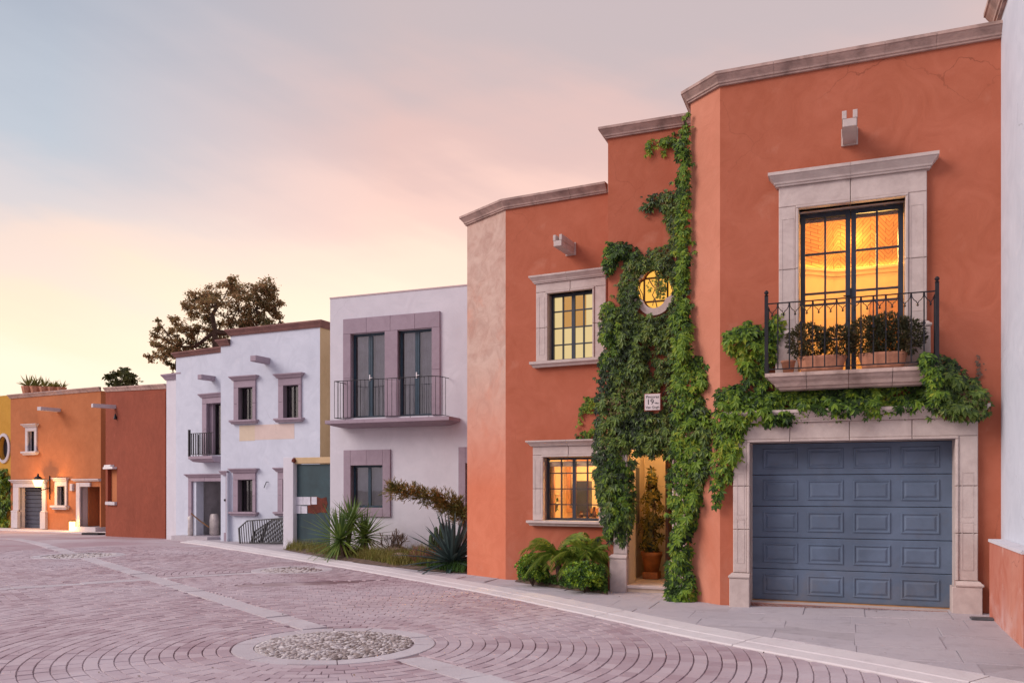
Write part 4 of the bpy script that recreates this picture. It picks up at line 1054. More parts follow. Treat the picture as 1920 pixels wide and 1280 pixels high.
for k in range(3):
    x0=a+(b-a)*k/3+.002; x1=a+(b-a)*(k+1)/3-.002
    path=[(x0,-.01),(x0,yo),(x1,yo)] if k==0 else ([(x0,yo),(x1,yo)] if k==1 else [(x0,yo),(x1,yo),(x1,-.01)])
    mb=MB(); mb.sweep(path,[(-.3,z-.17),(-.24,z-.16),(-.12,z-.13),(-.03,z-.09),(0,z-.085),(0,z),(-.3,z)]); mb.box(x0+(.3 if k==0 else 0),x1-(.3 if k==2 else 0),yo+.3,-.001,z-.168,z-.002); mb.build('slab_stone',m_mauve,bs)
rl=empty('railing',C); ry=yo+.08; ra,rb=WC.s(627,ry),WC.s(822,ry); rz=WC.z(640,714,ry)
MB().tube([(ra,-.02,rz),(ra,ry,rz),(ra+.01,ry,rz)],.010,5).tube([(ra,ry,rz),(rb-.25,ry,rz),(rb-.1,ry+.05,rz),(rb,ry+.2,rz),(rb+.02,-.02,rz)],.010,5).build('top_rail',m_iron,rl)
MB().tube([(ra,-.02,z+.06),(ra,ry,z+.06)],.008,5).tube([(ra,ry,z+.06),(rb-.25,ry,z+.06),(rb-.1,ry+.05,z+.06),(rb,ry+.2,z+.06),(rb+.02,-.02,z+.06)],.008,5).build('bottom_rail',m_iron,rl)
pts=[(ra,ry*(1-k/4)) for k in range(1,4)]+[(ra+(rb-.25-ra)*k/21,ry) for k in range(22)]+[(rb-.1,ry+.05),(rb,ry+.2),(rb+.015,ry+.35)]
for x,y in pts: MB().tube([(x,y,z if abs(y-ry)<.01 and int(x*10)%5==0 else z+.06),(x,y,rz)],.0065,4).build('baluster',m_iron,rl)

# ================================================================ WHITE HOUSE WITH THE TAN PATCH (D)
WD=Wall(414,26.42,600,24.8)
D=house(WD,'white_stepped_house','white house with a stepped brown cornice and a tan paint patch','house')
dt=WD.z(520,619)-.02; st_=WD.s(432); dR=WD.s(600); dts=WD.z(423,646)-.02
def W4(px0,px1,py0,py1): m=(px0+px1)/2; return (WD.s(px0),WD.s(px1),WD.z(m,py1),WD.z(m,py0))
w1=W4(449,475,726,787); w2=W4(533,561,722,783.5); w3=W4(448,475,899,959); w4_=W4(532,555,898,959)
mb=MB(); panel(mb,(0,0),(st_,0),-.4,dts); h=[(q[0]-st_,q[1]-st_,q[2],q[3]) for q in (w1,w2,w3,w4_)]
panel(mb,(st_,0),(dR,0),-.4,dt,h,.18); panel(mb,(st_,3),(st_,0),dts,dt); panel(mb,(0,7),(0,0),-.4,dts); panel(mb,(dR,7),(0,7),-.4,dts)
mb.add([(st_,.0,dt-.05),(dR,.0,dt-.05),(dR,7,dt-.05),(st_,7,dt-.05)],[(0,1,2,3)]); mb.add([(0,.0,dts-.05),(st_,.0,dts-.05),(st_,7,dts-.05),(0,7,dts-.05)],[(0,1,2,3)])
mb.build('wall',m_whiteblue,D); reveals(D,m_mauve)
mb=MB(); panel(mb,(dR,0),(dR,7),-.4,dt); mb.build('side_wall',m_beige,D)
cornice(D,[(st_,.6),(st_,0),(dR,0),(dR,3)],prof(dt-.02,.20,.13),m_darkcor,1.4)
cornice(D,[(0,.6),(0,0),(st_-.01,0)],prof(dts-.02,.20,.13),m_darkcor,1.4)
for i,(q,wl) in enumerate(((w1,.2),(w2,.2),(w3,.2),(w4_,.2))):
    surround(D,q[0],q[1],q[2],q[3],wl,wl-.08 if i in(0,2) else .1,.22,.05,m_mauve,.7,cor=(.13,.11,0),sill=(.12,.10,0),groove=False)
    MB().box(q[0]-.055,q[0],-.06,.15,q[2],q[3]).build('jamb_reveal',m_mauve,D)
    window(D,q[0],q[1],q[2],q[3],2,1,y=.12,fw=.03,mat=m_black,glass=m_glassd); dimroom(D,q,mat=m_black)
a,b=WD.s(449),WD.s(478); c=WD.s(552); z0=WD.z(500,825); z1=WD.z(500,795.5)
MB().box(a,b,-.004,.001,z0,z1).build('paint_patch',m_patchA,D); MB().box(b,c,-.003,.001,z0+.02,z1).build('paint_patch',m_patchB,D)
o=MB(); s,z=WD.st(501,682); o.box(s-.11,s+.11,-.62,.02,z,z+.17,.01).build('scupper',m_mauve,D)
# narrow doorway trim at the left end
e=empty('doorway_trim',D); x0,x1=WD.s(421),WD.s(430)
MB().sweep([(x0-.05,.05),(x0-.05,-.04),(x1,-.04)],prof(WD.z(425,890),.13,.08)).build('cornice_stone',m_mauve,e)
MB().box(x1-.10,x1,-.05,.05,.2,WD.z(425,890)).build('jamb_stone',m_mauve,e); MB().box(x1-.16,x1,-.08,.05,-.1,.22,.01).build('base_stone',m_mauve,e)
MB().box(x1,x1+.03,-.12,.05,-.2,WD.z(432,886)).build('corner_pilaster',m_whiteblue,e)
MB().tube([(WD.s(503),0,WD.z(503,903)),(WD.s(503)-.02,-.06,WD.z(503,903)),(WD.s(497),-.05,WD.z(497,914))],.012,5).build('wall_hook',m_iron,D)
MB().box(WD.s(421),WD.s(423),-.03,0,WD.z(422,939),WD.z(422,935)).build('door_bell',m_iron,D)

# ================================================================ RECESSED WHITE HOUSE (E)
ZE=27.6; we=Wall(330,28.9,412,27.75)
E=house(we,'white_recessed_house','white recessed house with an iron balcony above the open doorway','house')
eR=we.s(425)+1.0; eT=we.z(370,663)-.03; eRc=we.s(413)+.1
e1=(we.s(389),eRc,we.z(400,853),we.z(400,756)); e2=(we.s(361),eRc,we.z(390,1004),we.z(390,902))
mb=MB(); panel(mb,(0,0),(eR,0),-.4,eT,[e1,e2],.3); panel(mb,(eR,0),(eR,6),-.4,eT); panel(mb,(eR,6),(0,6),-.4,eT); panel(mb,(0,6),(0,0),-.4,eT)
mb.add([(0,0,eT-.05),(eR,0,eT-.05),(eR,6,eT-.05),(0,6,eT-.05)],[(0,1,2,3)]); mb.build('wall',m_whiteblue,E); reveals(E,m_mauve)
cornice(E,[(0,1.5),(0,0),(eR,0)],prof(eT-.02,.17,.12),m_darkcor,1.4)
surround(E,e1[0],e1[1],e1[2],e1[3],.22,.0,.2,.05,m_mauve,.8,cor=(.13,.1,0),groove=False)
surround(E,e2[0],e2[1],e2[2],e2[3],.17,.0,.14,.05,m_mauve,.8,cor=(.11,.1,0),groove=False,name='doorway_surround')
window(E,e1[0]+.15,e1[1],e1[2],e1[3],2,1,y=.2,fw=.05,mat=m_black,glass=m_glassd,name='balcony_door'); MB().box(e1[0],e1[0]+.15,.1,.3,e1[2],e1[3]).build('door_reveal',m_mauve,E)
room(E,e1[0],e1[1]+.5,.305,1.6,e1[2],e1[3]+.1,m_woodlt,'dim_room'); room(E,e2[0]-.1,e2[1]+.8,.305,2.4,e2[2],e2[3]+.1,m_curtain,'open_room')
MB().box(e2[0],e2[0]+.16,.02,.32,e2[2],e2[3]).build('door_reveal',m_whiteblue,E)
MB().box(we.s(345),we.s(412),-.5,.0,-.2,e2[2]+.0).build('doorstep',m_flag,E)
yo=-.5; a=we.s(353,yo); b=eRc+.1; z=we.z(360,855,yo)
MB().sweep([(a,-.01),(a,yo),(b,yo)],[(-.25,z-.2),(-.1,z-.18),(-.03,z-.1),(0,z-.09),(0,z),(-.25,z)]).box(a+.25,b,yo+.25,-.001,z-.198,z-.002).build('balcony_slab',m_mauve,E)
rl=empty('railing',E); ry=yo+.05; ra=we.s(355,ry); rz=we.z(360,812,ry)
MB().box(ra-.03,ra+.03,ry-.03,ry+.03,z,rz+.12).build('post',m_iron,rl); MB().box(ra,b,ry-.015,ry+.015,rz-.02,rz).box(ra,b,ry-.012,ry+.012,z+.05,z+.07).build('top_rail',m_iron,rl)
for k in range(1,11): x=ra+(b-ra)*k/11; MB().box(x-.012,x+.012,ry-.012,ry+.012,z+.07,rz-.02).build('baluster',m_iron,rl)
for k in range(1,4): MB().box(ra-.01,ra+.01,ry+.03+k*.11,ry+.05+k*.11,z,rz-.02).build('baluster',m_iron,rl)
o=MB(); s,z=we.st(400,714); o.box(s-.1,s+.1,-.55,.02,z,z+.15,.01).build('scupper',m_mauve,E)
# things in the doorway
s=we.s(385,1.0); t=empty('water_tank',None,we.mw@Matrix.Translation((s,1.0,e2[2]))); tag(t,'grey cylindrical water tank standing in the open doorway','tank')
MB().lathe((0,0,.05),[(.18,0),(.2,.03),(.2,1.08),(.15,1.16),(.04,1.2)],16).build('tank_body',m_tank,t,True); MB().tube([(0,0,1.2),(0,0,1.45),(-.08,0,1.58),(-.25,0,1.58)],.03,6).build('pipe',m_iron,t); MB().box(-.22,.22,-.2,.2,0,.05).build('tank_base',m_galv,t)
s=we.s(402,.45); t=MB().lathe((0,0,0),[(.16,0),(.2,.05),(.19,.3),(.2,.5),(.16,.68),(.13,.72)],10,1.05,.7).build('wrapped_sack',m_bag,None,True); t.matrix_world=we.mw@Matrix.Translation((s,.45,e2[2])); tag(t,'plastic wrapped sack standing beside the grey water tank','sack')
t=MB().lathe((0,0,0),[(.09,0),(.11,.1),(.09,.5),(.12,.62),(.04,.66)],9,1,.7).build('plastic_roll',m_bag,None,True); t.matrix_world=we.mw@Matrix.Translation((we.s(357,-.25),-.25,e2[2])); tag(t,'crumpled plastic roll leaning at the left of the open doorway','plastic roll')
A=we.world(we.s(358,-.3),-.3,e2[2]+.75); B_=we.world(we.s(392,.1),.1,e2[2]+.28)
tag(MB().tube([A,A.lerp(B_,.5)-Vector((0,0,.02)),B_],.022,5).build('wooden_pole',m_woodlt),'thin pale pole slanting across the open doorway','pole')
# pale return wall left of E
wr=Wall(312,29.4,331,29.1)
G2=house(wr,'cream_end_wall','narrow cream wall end with a small stone cap left of the white houses','wall')
zt=wr.z(320,712); mb=MB(); panel(mb,(0,0),(wr.len+.4,0),-.5,zt); panel(mb,(0,3),(0,0),-.5,zt); panel(mb,(wr.len+.4,0),(wr.len+.4,3),-.5,zt); panel(mb,(wr.len+.4,3),(0,3),-.5,zt); mb.add([(0,0,zt),(wr.len+.4,0,zt),(wr.len+.4,3,zt),(0,3,zt)],[(0,1,2,3)]); mb.build('wall',m_white,G2)
MB().sweep([(0,.5),(0,0),(wr.len+.4,0)],prof(zt,.2,.14)).build('stone_cap',m_mauve,G2)

# ================================================================ GATE between D and C
wg=Wall(533,23.25,617,22.6)
gt=house(wg,'gate_wall','white pillar and cream lintel round the dark green gate','gate wall')
x1=wg.s(552); gl=wg.s(620)
zt=wg.z(543,857); MB().box(0,x1,-.05,.3,-.3,zt,.01).build('pillar',m_white,gt)
MB().box(x1+.002,gl,0,.25,wg.z(580,868.5),zt-.01,.01).build('lintel',m_beige,gt)
gg=tag(empty('green_gate',None,wg.mw.copy()),'dark green metal gate patched with paper sheets and rust primer','gate')
z1=wg.z(584,869); MB().box(x1+.02,gl-.03,.08,.12,-.02,z1-.01,.004).build('gate_leaf',m_gate,gg)
MB().box(gl-.07,gl-.035,.05,.08,-.02,z1-.02).build('gate_edge',m_teal,gg)
mb=MB(); random.seed(2)
pp=[(577,945),(580,932),(592,930),(603,934),(612,931),(614,944),(611,954),(613,961),(600,960),(592,963),(577,961)]
mb.add([(wg.s(x,.076),.074,wg.z(x,y,.076)) for x,y in pp],[tuple(range(len(pp)))]); mb.add([(wg.s(x,.076),.079,wg.z(x,y,.076)) for x,y in pp],[tuple(range(len(pp)))]); mb.build('rust_patch',m_rust,gg)
for (a,b,c,d_) in ((553.5,568,931,946),(568.5,582,931,946),(584,594,931,945),(553.5,564,947,962),(565,576,948,962)):
    MB().box(wg.s(a,.07),wg.s(b,.07),.066,.072,wg.z(a,d_,.07),wg.z(a,c,.07)).build('paper_sheet',m_paper,gg)
t=MB(); s,z=wg.st(552,864); t.lathe((s,-.02,z-.05),[(.02,0),(.07,.03),(.06,.09),(.03,.13)],7); t.build('rusty_hinge',m_rust,gg)
# heap of spare railings leaning on D's wall
for (base,L_,hh,tilt,lab) in (((440,533),0,0,0,'black iron railing panel leaning on the white wall, outer one'),((462,535),1,0,0,'black iron railing panel leaning behind the outer panel')):
    y=-.75+.18*L_; a,b=WD.s(base[0],y)+.15*L_,WD.s(base[1],y); z0=-.08; h=.72; 
    t=empty('leaning_railing',None,WD.mw@Matrix.Translation((a,y,z0))@Matrix.Rotation(math.radians(-16),4,'X')@Matrix.Rotation(math.radians(-3),4,'Y')); tag(t,lab,'railing panel','spare railing panels')
    ln=b-a; sk_=-.35 if L_==0 else .25
    def P(x,zz): return (x+sk_*(zz/h-.0)*.6+(.35*.6 if sk_<0 else 0),0,zz)
    mb=MB().tube([P(0,0.02),P(ln,0.02)],.018,4); 
    top=[P(0,h*.7),P(ln*.18,h),P(ln,h*1.05)] if L_==0 else [P(0,h*.55),P(ln*.4,h*1.02),P(ln,h*1.02)]
    mb.tube(top,.02,4); mb.build('rail',m_iron,t)
    n=21
    for k in range(n+1):
        x=ln*k/n; f=x/ln; tz=(h*(.7+.3*min(1,f/.18)) if L_==0 else h*(.55+.47*min(1,f/.4)))
        MB().tube([P(x,.03),P(x,tz)],.030 if k in (0,6) else .015,4).build('baluster',m_iron,t)

# ================================================================ FAR ORANGE HOUSES
wf=Wall(20,43.4,189,40.0)
Fh=house(wf,'orange_corner_house','orange house with the lit wall lantern above its navy garage door','house')
fT=wf.z(110,737)-.05
fr_=lambda a,b,c,d_:(wf.s(a),wf.s(b),wf.z((a+b)/2,d_),wf.z((a+b)/2,c))
fg=fr_(37.5,81,913,990); fw_=fr_(109,123,911,947); fd=fr_(152,187,912,987); fu=fr_(53.5,66,808,846)
mb=MB(); panel(mb,(0,0),(wf.len,0),-1,fT,[fg,fw_,fd,fu],.35); panel(mb,(wf.len,0),(wf.len,9),-1,fT); panel(mb,(wf.len,9),(0,9),-1,fT); panel(mb,(0,9),(0,0),-1,fT); mb.add([(0,0,fT-.05),(wf.len,0,fT-.05),(wf.len,9,fT-.05),(0,9,fT-.05)],[(0,1,2,3)]); mb.build('wall',m_farorange,Fh); reveals(Fh,m_farstone)
cornice(Fh,[(0,1),(0,0),(wf.len,0)],prof(fT-.02,.20,.13),m_cornice,2)
surround(Fh,fg[0],fg[1],fg[2],fg[3],wf.s(37.5)-wf.s(27),wf.s(88)-wf.s(81),.22,.08,m_farstone,1,cor=(.16,.15,0),base=(.9,.06),groove=False,name='garage_surround')
surround(Fh,fw_[0],fw_[1],fw_[2],fw_[3],.2,.16,.25,.06,m_farstone,1,cor=(.16,.12,0),sill=(.2,.15,0),groove=False)
surround(Fh,fu[0],fu[1],fu[2],fu[3],.2,.18,.2,.06,m_farstone,1,cor=(.16,.15,0),sill=(.18,.15,0),groove=False)
e=empty('doorway_surround',Fh); MB().box(wf.s(145),fd[0],-.08,.1,fd[2]-.1,fd[3]+.2,.01).build('jamb_stone',m_farstone,e); MB().box(fd[0],wf.s(171),-.08,.1,fd[3],fd[3]+.2,.01).build('lintel_stone',m_farstone,e); MB().sweep([(wf.s(142),.02),(wf.s(142),0),(wf.len,0)],sillprof(wf.z(160,902),.12,.15)).build('cornice_stone',m_farstone,e)
gdoor=empty('garage_door',Fh)
for k in range(10): h_=(fg[3]-fg[2])/10; MB().box(fg[0],fg[1],.25,.3,fg[2]+k*h_+.012,fg[2]+(k+1)*h_-.004,.015).build('door_slat',m_fargarage,gdoor)
for q in (fw_,fu):
    window(Fh,q[0],q[1],q[2],q[3],3,5,y=.16,fw=.05,bar=.04,mat=m_iron,glass=m_glassd); room(Fh,q[0]-.1,q[1]+.1,.36,1.2,q[2],q[3],m_black,'dim_room')
MB().box(fd[0]-.1,fd[1]+.1,.9,1.0,fd[2]-.2,fd[3]+.1).build('porch_back_wall',m_darkorange,Fh); MB().box(fd[0],fd[0]+.06,.36,.9,fd[2]-.2,fd[3]).build('porch_side_wall',m_farorange,Fh)
MB().box(fd[0]-.1,fd[1]+.1,-.3,.9,fd[2]-.4,fd[2]).build('doorstep',m_farstone,Fh)
for px,py in ((110,772),): s,z=wf.st(px,py); MB().box(s-.15,s+.15,-1.0,.02,z,z+.17,.01).build('scupper',m_farstone,Fh)
s,z=wf.st(137,920); MB().box(s-.1,s+.1,-.12,0,z,z+.35,.02).build('electric_box',m_farstone,Fh)
# lantern
s,z=wf.st(94,905); t=empty('wall_lantern',None,wf.mw@Matrix.Translation((s,0,z))); tag(t,'lit black iron wall lantern between the navy garage door and the window','lantern')
MB().tube([(0,-.03,-.8),(0,-.03,.35)],.03,5).tube([(0,-.03,-.25),(0,-.45,-.35),(-.02,-.62,-.22)],.025,5).build('bracket',m_iron,t)
MB().lathe((0,-.62,-.2),[(.13,0),(.25,.34),(.25,.35)],8).build('lantern_glass',m_lamp,t)
MB().lathe((0,-.62,.16),[(.28,0),(.22,.05),(.12,.14),(.05,.18),(.05,.25),(.02,.3)],8).build('lantern_cap',m_iron,t); MB().lathe((0,-.62,-.23),[(.1,0),(.14,.03)],8).build('lantern_base',m_iron,t)
light('lantern_light',(s,-.66,z+.0),150,(1,.50,.14),.1,Fh).location=(s-.02,-1.05,z-.05)
t=empty('bollard_light',None,wf.mw@Matrix.Translation((wf.s(146),-.3,wf.z(146,994)))); tag(t,'glowing block light on the ground beside the far orange doorway','ground light')
MB().box(-.10,.10,-.1,.1,.0,.44,.02).build('light_block',m_lamp,t); MB().box(-.11,.11,-.11,.11,.442,.50,.02).build('light_cap',m_iron,t)
light('doorstep_light',(wf.s(150),-.45,wf.z(146,985)),22,(1,.5,.12),.1,Fh)
# roof pots
random.seed(21)
for k,(px,lab) in enumerate(((54,'largest spiky plant pot, leftmost on the far orange roof'),(69,'second spiky plant pot from the left on the far orange roof'),(85,'middle spiky plant pot on the far orange roof'),(100,'fourth spiky plant pot from the left on the far orange roof'),(116,'smallest spiky plant pot, rightmost on the far orange roof'))):
    sc=1.35-.12*k; y=.32; s=wf.s(px,y); t=empty('roof_pot',None,wf.mw@Matrix.Translation((s,y,fT+.02))); tag(t,lab,'potted plant','pots on the far orange roof')
    MB().lathe((0,0,0),[(.18*sc,0),(.27*sc,.42*sc),(.24*sc,.42*sc)],10).build('pot',m_terra,t)
    mb=MB()
    for _ in range(26): a=U(0,6.28); e_=U(.2,1.4); dd=Vector((math.cos(a)*math.cos(e_),math.sin(a)*math.cos(e_),math.sin(e_))); leaf(mb,Vector((0,0,.4*sc)),dd,U(.35,.55)*sc,7)
    mb.build('spiky_leaves',m_grass,t)
# yellow house at the left edge
wy=Wall(-90,46.2,21,43.6)
Y=house(wy,'ochre_house','ochre yellow house with an oval window at the left edge','house')
yT=wy.z(0,742); ov=wy.st(8,840); OX,OZ=.42,.62
mb=MB(); panel(mb,(0,0),(wy.len,0),-1,yT,[(ov[0]-OX-.1,ov[0]+OX+.1,ov[1]-OZ-.1,ov[1]+OZ+.1)],.001); panel(mb,(wy.len,0),(wy.len,5),-1,yT); panel(mb,(0,5),(0,0),-1,yT); panel(mb,(wy.len,5),(0,5),-1,yT)
o=len(mb.v); n=32
for k in range(n):
    t=2*math.pi*k/n; c,s=math.cos(t),math.sin(t); m=1/max(abs(c),abs(s)); mb.v.append((ov[0]+c*m*(OX+.1),0,ov[1]+s*m*(OZ+.1)))
for k in range(n): t=2*math.pi*k/n; mb.v.append((ov[0]+math.cos(t)*OX,0,ov[1]+math.sin(t)*OZ))
for k in range(n): t=2*math.pi*k/n; mb.v.append((ov[0]+math.cos(t)*OX,.3,ov[1]+math.sin(t)*OZ))
for k in range(n): j=(k+1)%n; mb.f+=[(o+k,o+j,o+n+j,o+n+k),(o+n+k,o+n+j,o+2*n+j,o+2*n+k)]
mb.add([(0,0,yT-.05),(wy.len,0,yT-.05),(wy.len,5,yT-.05),(0,5,yT-.05)],[(0,1,2,3)])
mb.build('wall',m_yellow,Y); REV.clear(); ow=empty('oval_window',Y); mb=MB()
for k in range(n):
    t=2*math.pi*k/n
    for (f1,yy) in ((1.0,-.08),(1.32,-.06),(1.32,.02)): mb.v.append((ov[0]+math.cos(t)*OX*f1,yy,ov[1]+math.sin(t)*OZ*(1+(f1-1)*.8)))
for k in range(n): j=(k+1)%n; mb.f+=[(3*k,3*j,3*j+1,3*k+1),(3*k+1,3*j+1,3*j+2,3*k+2)]
mb.build('stone_ring',m_farstone,ow); MB().add([(ov[0]+math.cos(2*math.pi*k/n)*OX,.2,ov[1]+math.sin(2*math.pi*k/n)*OZ) for k in range(n)],[tuple(range(n))]).build('pane',m_steel,ow)
# rust coloured wall (G)
wq=Wall(198,36.0,313,31.0)
G=house(wq,'rust_red_house','windowless deep rust red house front right of the far orange house','house')
t0,t1=wq.z(198,733),wq.z(313,727); gm=wq.s(272)
mb=MB(); panel(mb,(0,0),(wq.len,0),-1,t0,[(wq.s(202),wq.s(219),wq.z(210,940),wq.z(210,880))],.18,t1); panel(mb,(wq.len,0),(wq.len,6),-1,t1); panel(mb,(0,9),(0,0),-1,t0,()); panel(mb,(wq.len,6),(0,6),-1,t1,(),.2,t0); mb.add([(0,0,t0-.03),(wq.len,0,t1-.03),(wq.len,6,t1-.03),(0,6,t0-.03)],[(0,1,2,3)]); mb.build('wall',m_darkorange,G); reveals(G,m_darkorange)
m_=MB(); 
pr_=prof(0,.18,.12)
mb=MB(); o=0
for (x,zz) in ((0,t0),(wq.len,t1)):
    for (q,z) in pr_: mb.v.append((x,-q,zz+z-.03))
m2=len(pr_)
for j in range(m2): mb.f.append((j,(j+1)%m2,m2+(j+1)%m2,m2+j))
mb.f+=[tuple(range(m2)),tuple(range(m2,2*m2))]; mb.build('cornice',m_cornice,G)
MB().box(gm,wq.len+.0,-.06,.0,-1,t1-.12,.02).build('pilaster',m_darkorange,G)
MB().box(wq.s(202),wq.s(219),.15,.2,wq.z(210,940),wq.z(210,880)).build('niche_back',m_farorange,G)
MB().box(wq.s(202)-.02,wq.s(219)+.02,-.1,.05,wq.z(210,946),wq.z(210,940)).build('niche_sill',m_farstone,G)
mb=MB().box(wq.s(201),wq.s(219),-.18,.02,wq.z(210,879),wq.z(210,875),.01).box(wq.s(202),wq.s(214),-.16,.0,wq.z(210,875),wq.z(210,871),.02); mb.build('niche_hood',m_white2,G)
s,z=wq.st(216,766); MB().box(s-.12,s+.12,-.9,.02,z,z+.15,.01).build('scupper',m_farstone,G); s,z=wq.st(219,786); MB().lathe((s,-.06,z),[(.04,0),(.08,.02),(.03,.2),(.01,.24)],8).build('small_bell',m_iron,G)
# dark recess between F and G is real: a short setback wall
wh=Wall(186,44.0,202,43.0)
# pavement strip in front of F
st1=gp(-70,997.5); st2=gp(212,999)
mb=MB(); a0=wf.s(0)-4; 
mb.box(a0-3,wf.len+1.2,-1.25,.0,-.7,wf.z(100,992.5),.01); o=mb.build('far_sidewalk',m_kerb,None); o.matrix_world=wf.mw.copy(); tag(o,'pale strip of pavement in front of the far orange house',kind='structure')
o=MB().box(-.5,.5,-.2,.2,0,.09,.01).build('storm_grate',m_iron); p=gp(175,999.5); o.location=(p.x,p.y,gh(p.x,p.y)-.06); o.rotation_euler=(0,0,-.4); tag(o,'dark iron storm grate on the road edge before the far doorway','storm grate')

# ================================================================ WHITE HOUSE AT THE RIGHT EDGE (R)
P0=Vector(((1858-CX)/F*10.15,10.15)); P1=Vector(((1918-CX)/F*8.28,8.28)); dr=(P1-P0).normalized(); nr=Vector((dr.y,-dr.x)) # nr points away from street?
if nr.x>0: nr=-nr
def RP(s,o,z): q=P0+dr*s+nr*o; return (q.x,q.y,z)   # o>0 towards the street
Rr=tag(empty('white_right_house'),'tall smooth white house wall at the right edge of the picture','house')
Ln=(P1-P0).length
mb=MB()
def slab(mb,s0,s1,o0,o1,z0,z1):
    c=[RP(s0,o0,z0),RP(s1,o0,z0),RP(s1,o1,z0),RP(s0,o1,z0),RP(s0,o0,z1),RP(s1,o0,z1),RP(s1,o1,z1),RP(s0,o1,z1)]
    mb.add(c,[(0,1,2,3),(4,5,6,7),(0,1,5,4),(1,2,6,5),(2,3,7,6),(3,0,4,7)])
slab(mb,-.6,6,-5,-.16,-.3,7.55); mb.build('wall',m_whiteblue,Rr)
mb=MB(); slab(mb,-.12,Ln,-.158,0,-.3,.95); mb.build('plinth',m_plinth,Rr)
mb=MB(); slab(mb,-.13,Ln+.003,-.155,.012,.952,.985); mb.build('plinth_ledge',m_white,Rr)
mb=MB(); slab(mb,Ln+.004,5.9,-.158,-.02,-.3,.98); mb.build('far_plinth',m_darkorange,Rr)
q0=P0-dr*.6-nr*.16; q1=P0+dr*6-nr*.16
mb=MB(); mb.sweep([(q0.x,q0.y),(q1.x,q1.y)],prof(7.40,.22,.16)); 
# outward must face the street
mb.build('cornice',m_cornice,Rr)

# ================================================================ PLANTS
def place(px,py,dz=0): p=gp(px,py); return Vector((p.x,p.y,gh(p.x,p.y)+dz))
def blade(mb,base,d,L_,w,bend=.3,fold=.25,n=4):
    d=Vector(d).normalized(); sd=d.cross(Vector((0,0,1)))
    if sd.length<.05: sd=Vector((1,0,0))
    sd.normalize(); up=sd.cross(d); pts=[]; o=len(mb.v); p=Vector(base); dd=d.copy()
    for i in range(n+1):
        t=i/n; ww=w*(1-t)**.8*(.7+.6*min(1,t*3)) if t>0 else w*.6
        if i==n: ww=.002
        up=sd.cross(dd); mb.v+= [tuple(p-sd*ww/2),tuple(p-up*ww*fold),tuple(p+sd*ww/2)]
        p=p+dd*L_/n; dd=(dd+Vector((0,0,-bend/n*1.6))).normalized()
    for i in range(n): a=o+i*3; mb.f+=[(a,a+1,a+4,a+3),(a+1,a+2,a+5,a+4)]
def rosette(root,c,nb,L_,w,mat,e0=-.6,e1=1.45,bend=.25,name='blade',tilt=Vector((0,0,0)),Lv=.2):
    for k in range(nb):
        a=k*2.399963+U(-.2,.2); e=e0+(e1-e0)*((k+.5)/nb)**.9
        d=Vector((math.cos(a)*math.cos(e),math.sin(a)*math.cos(e),math.sin(e)))+tilt
        mb=MB(); blade(mb,c,d,L_*U(1-Lv,1+Lv)*(.9 if e>1 else 1),w,bend if e<1 else .02); mb.build(name,mat,root)
# garden beds (soil)
def bed(px,label,inset=.0,dz=.02):
    P=[gp(x,y) for x,y in px]; c=sum(P,Vector((0,0)))/len(P); mb=MB(); n=len(P)
    mb.v=[(p.x,p.y,gh(p.x,p.y)+.004) for p in P]+[(c.x+(p.x-c.x)*.85,c.y+(p.y-c.y)*.85,gh(p.x,p.y)+dz) for p in P]+[(c.x,c.y,gh(c.x,c.y)+dz*1.6)]
    mb.f=[(i,(i+1)%n,n+(i+1)%n,n+i) for i in range(n)]+[(n+i,n+(i+1)%n,2*n) for i in range(n)]
    return tag(mb.build('garden_bed',m_soil,None,True),label,kind='structure')
bed([(530,1030),(600,1043),(680,1056),(800,1070),(880,1075),(878,1052),(800,1040),(700,1032),(620,1026),(560,1022)],'bare earth bed in front of the white house',dz=.05)
bed([(965,1090),(1030,1100),(1100,1109),(1140,1115),(1141,1092),(1060,1086),(975,1080)],'small earth bed below the lower lit window',dz=.04)
random.seed(5)
def yucca(px,py,heads,label):
    b=place(px,py); t=tag(empty('yucca',None,Matrix.Translation(b)),label,'yucca')
    tr=MB()
    for (hx,hy,dZ,n,Lb) in heads:
        Z=b.y+dZ; h=Vector(((hx-CX)/F*Z,Z,EYE-(hy-HY)/F*Z))-b
        tr.tube([(U(-.05,.05),0,0),h*.5+Vector((U(-.04,.04),0,0)),h],[.08,.06,.045],7)
        rosette(t,h,n,Lb,.062,m_yucca,-1.0,1.4,.10)
    tr.build('trunk',m_bark,t)
yucca(645,1046,[(638,1011,-.15,96,.90),(659,976,.2,60,.66)],'large yucca with two bright green blade heads beside the green gate')
yucca(690,1043,[(684,1004,.1,74,.80)],'smaller yucca right of the large one under the mauve framed window')
b=place(848,1068); t=tag(empty('agave',None,Matrix.Translation(b)),'large blue green agave at the corner of the terracotta house','agave')
rosette(t,Vector((0,0,.16)),66,1.12,.115,m_agave,-.3,1.45,.22,Lv=.15)
MB().lathe((0,0,0),[(.12,0),(.14,.1),(.05,.25)],8).build('core',m_agave,t)
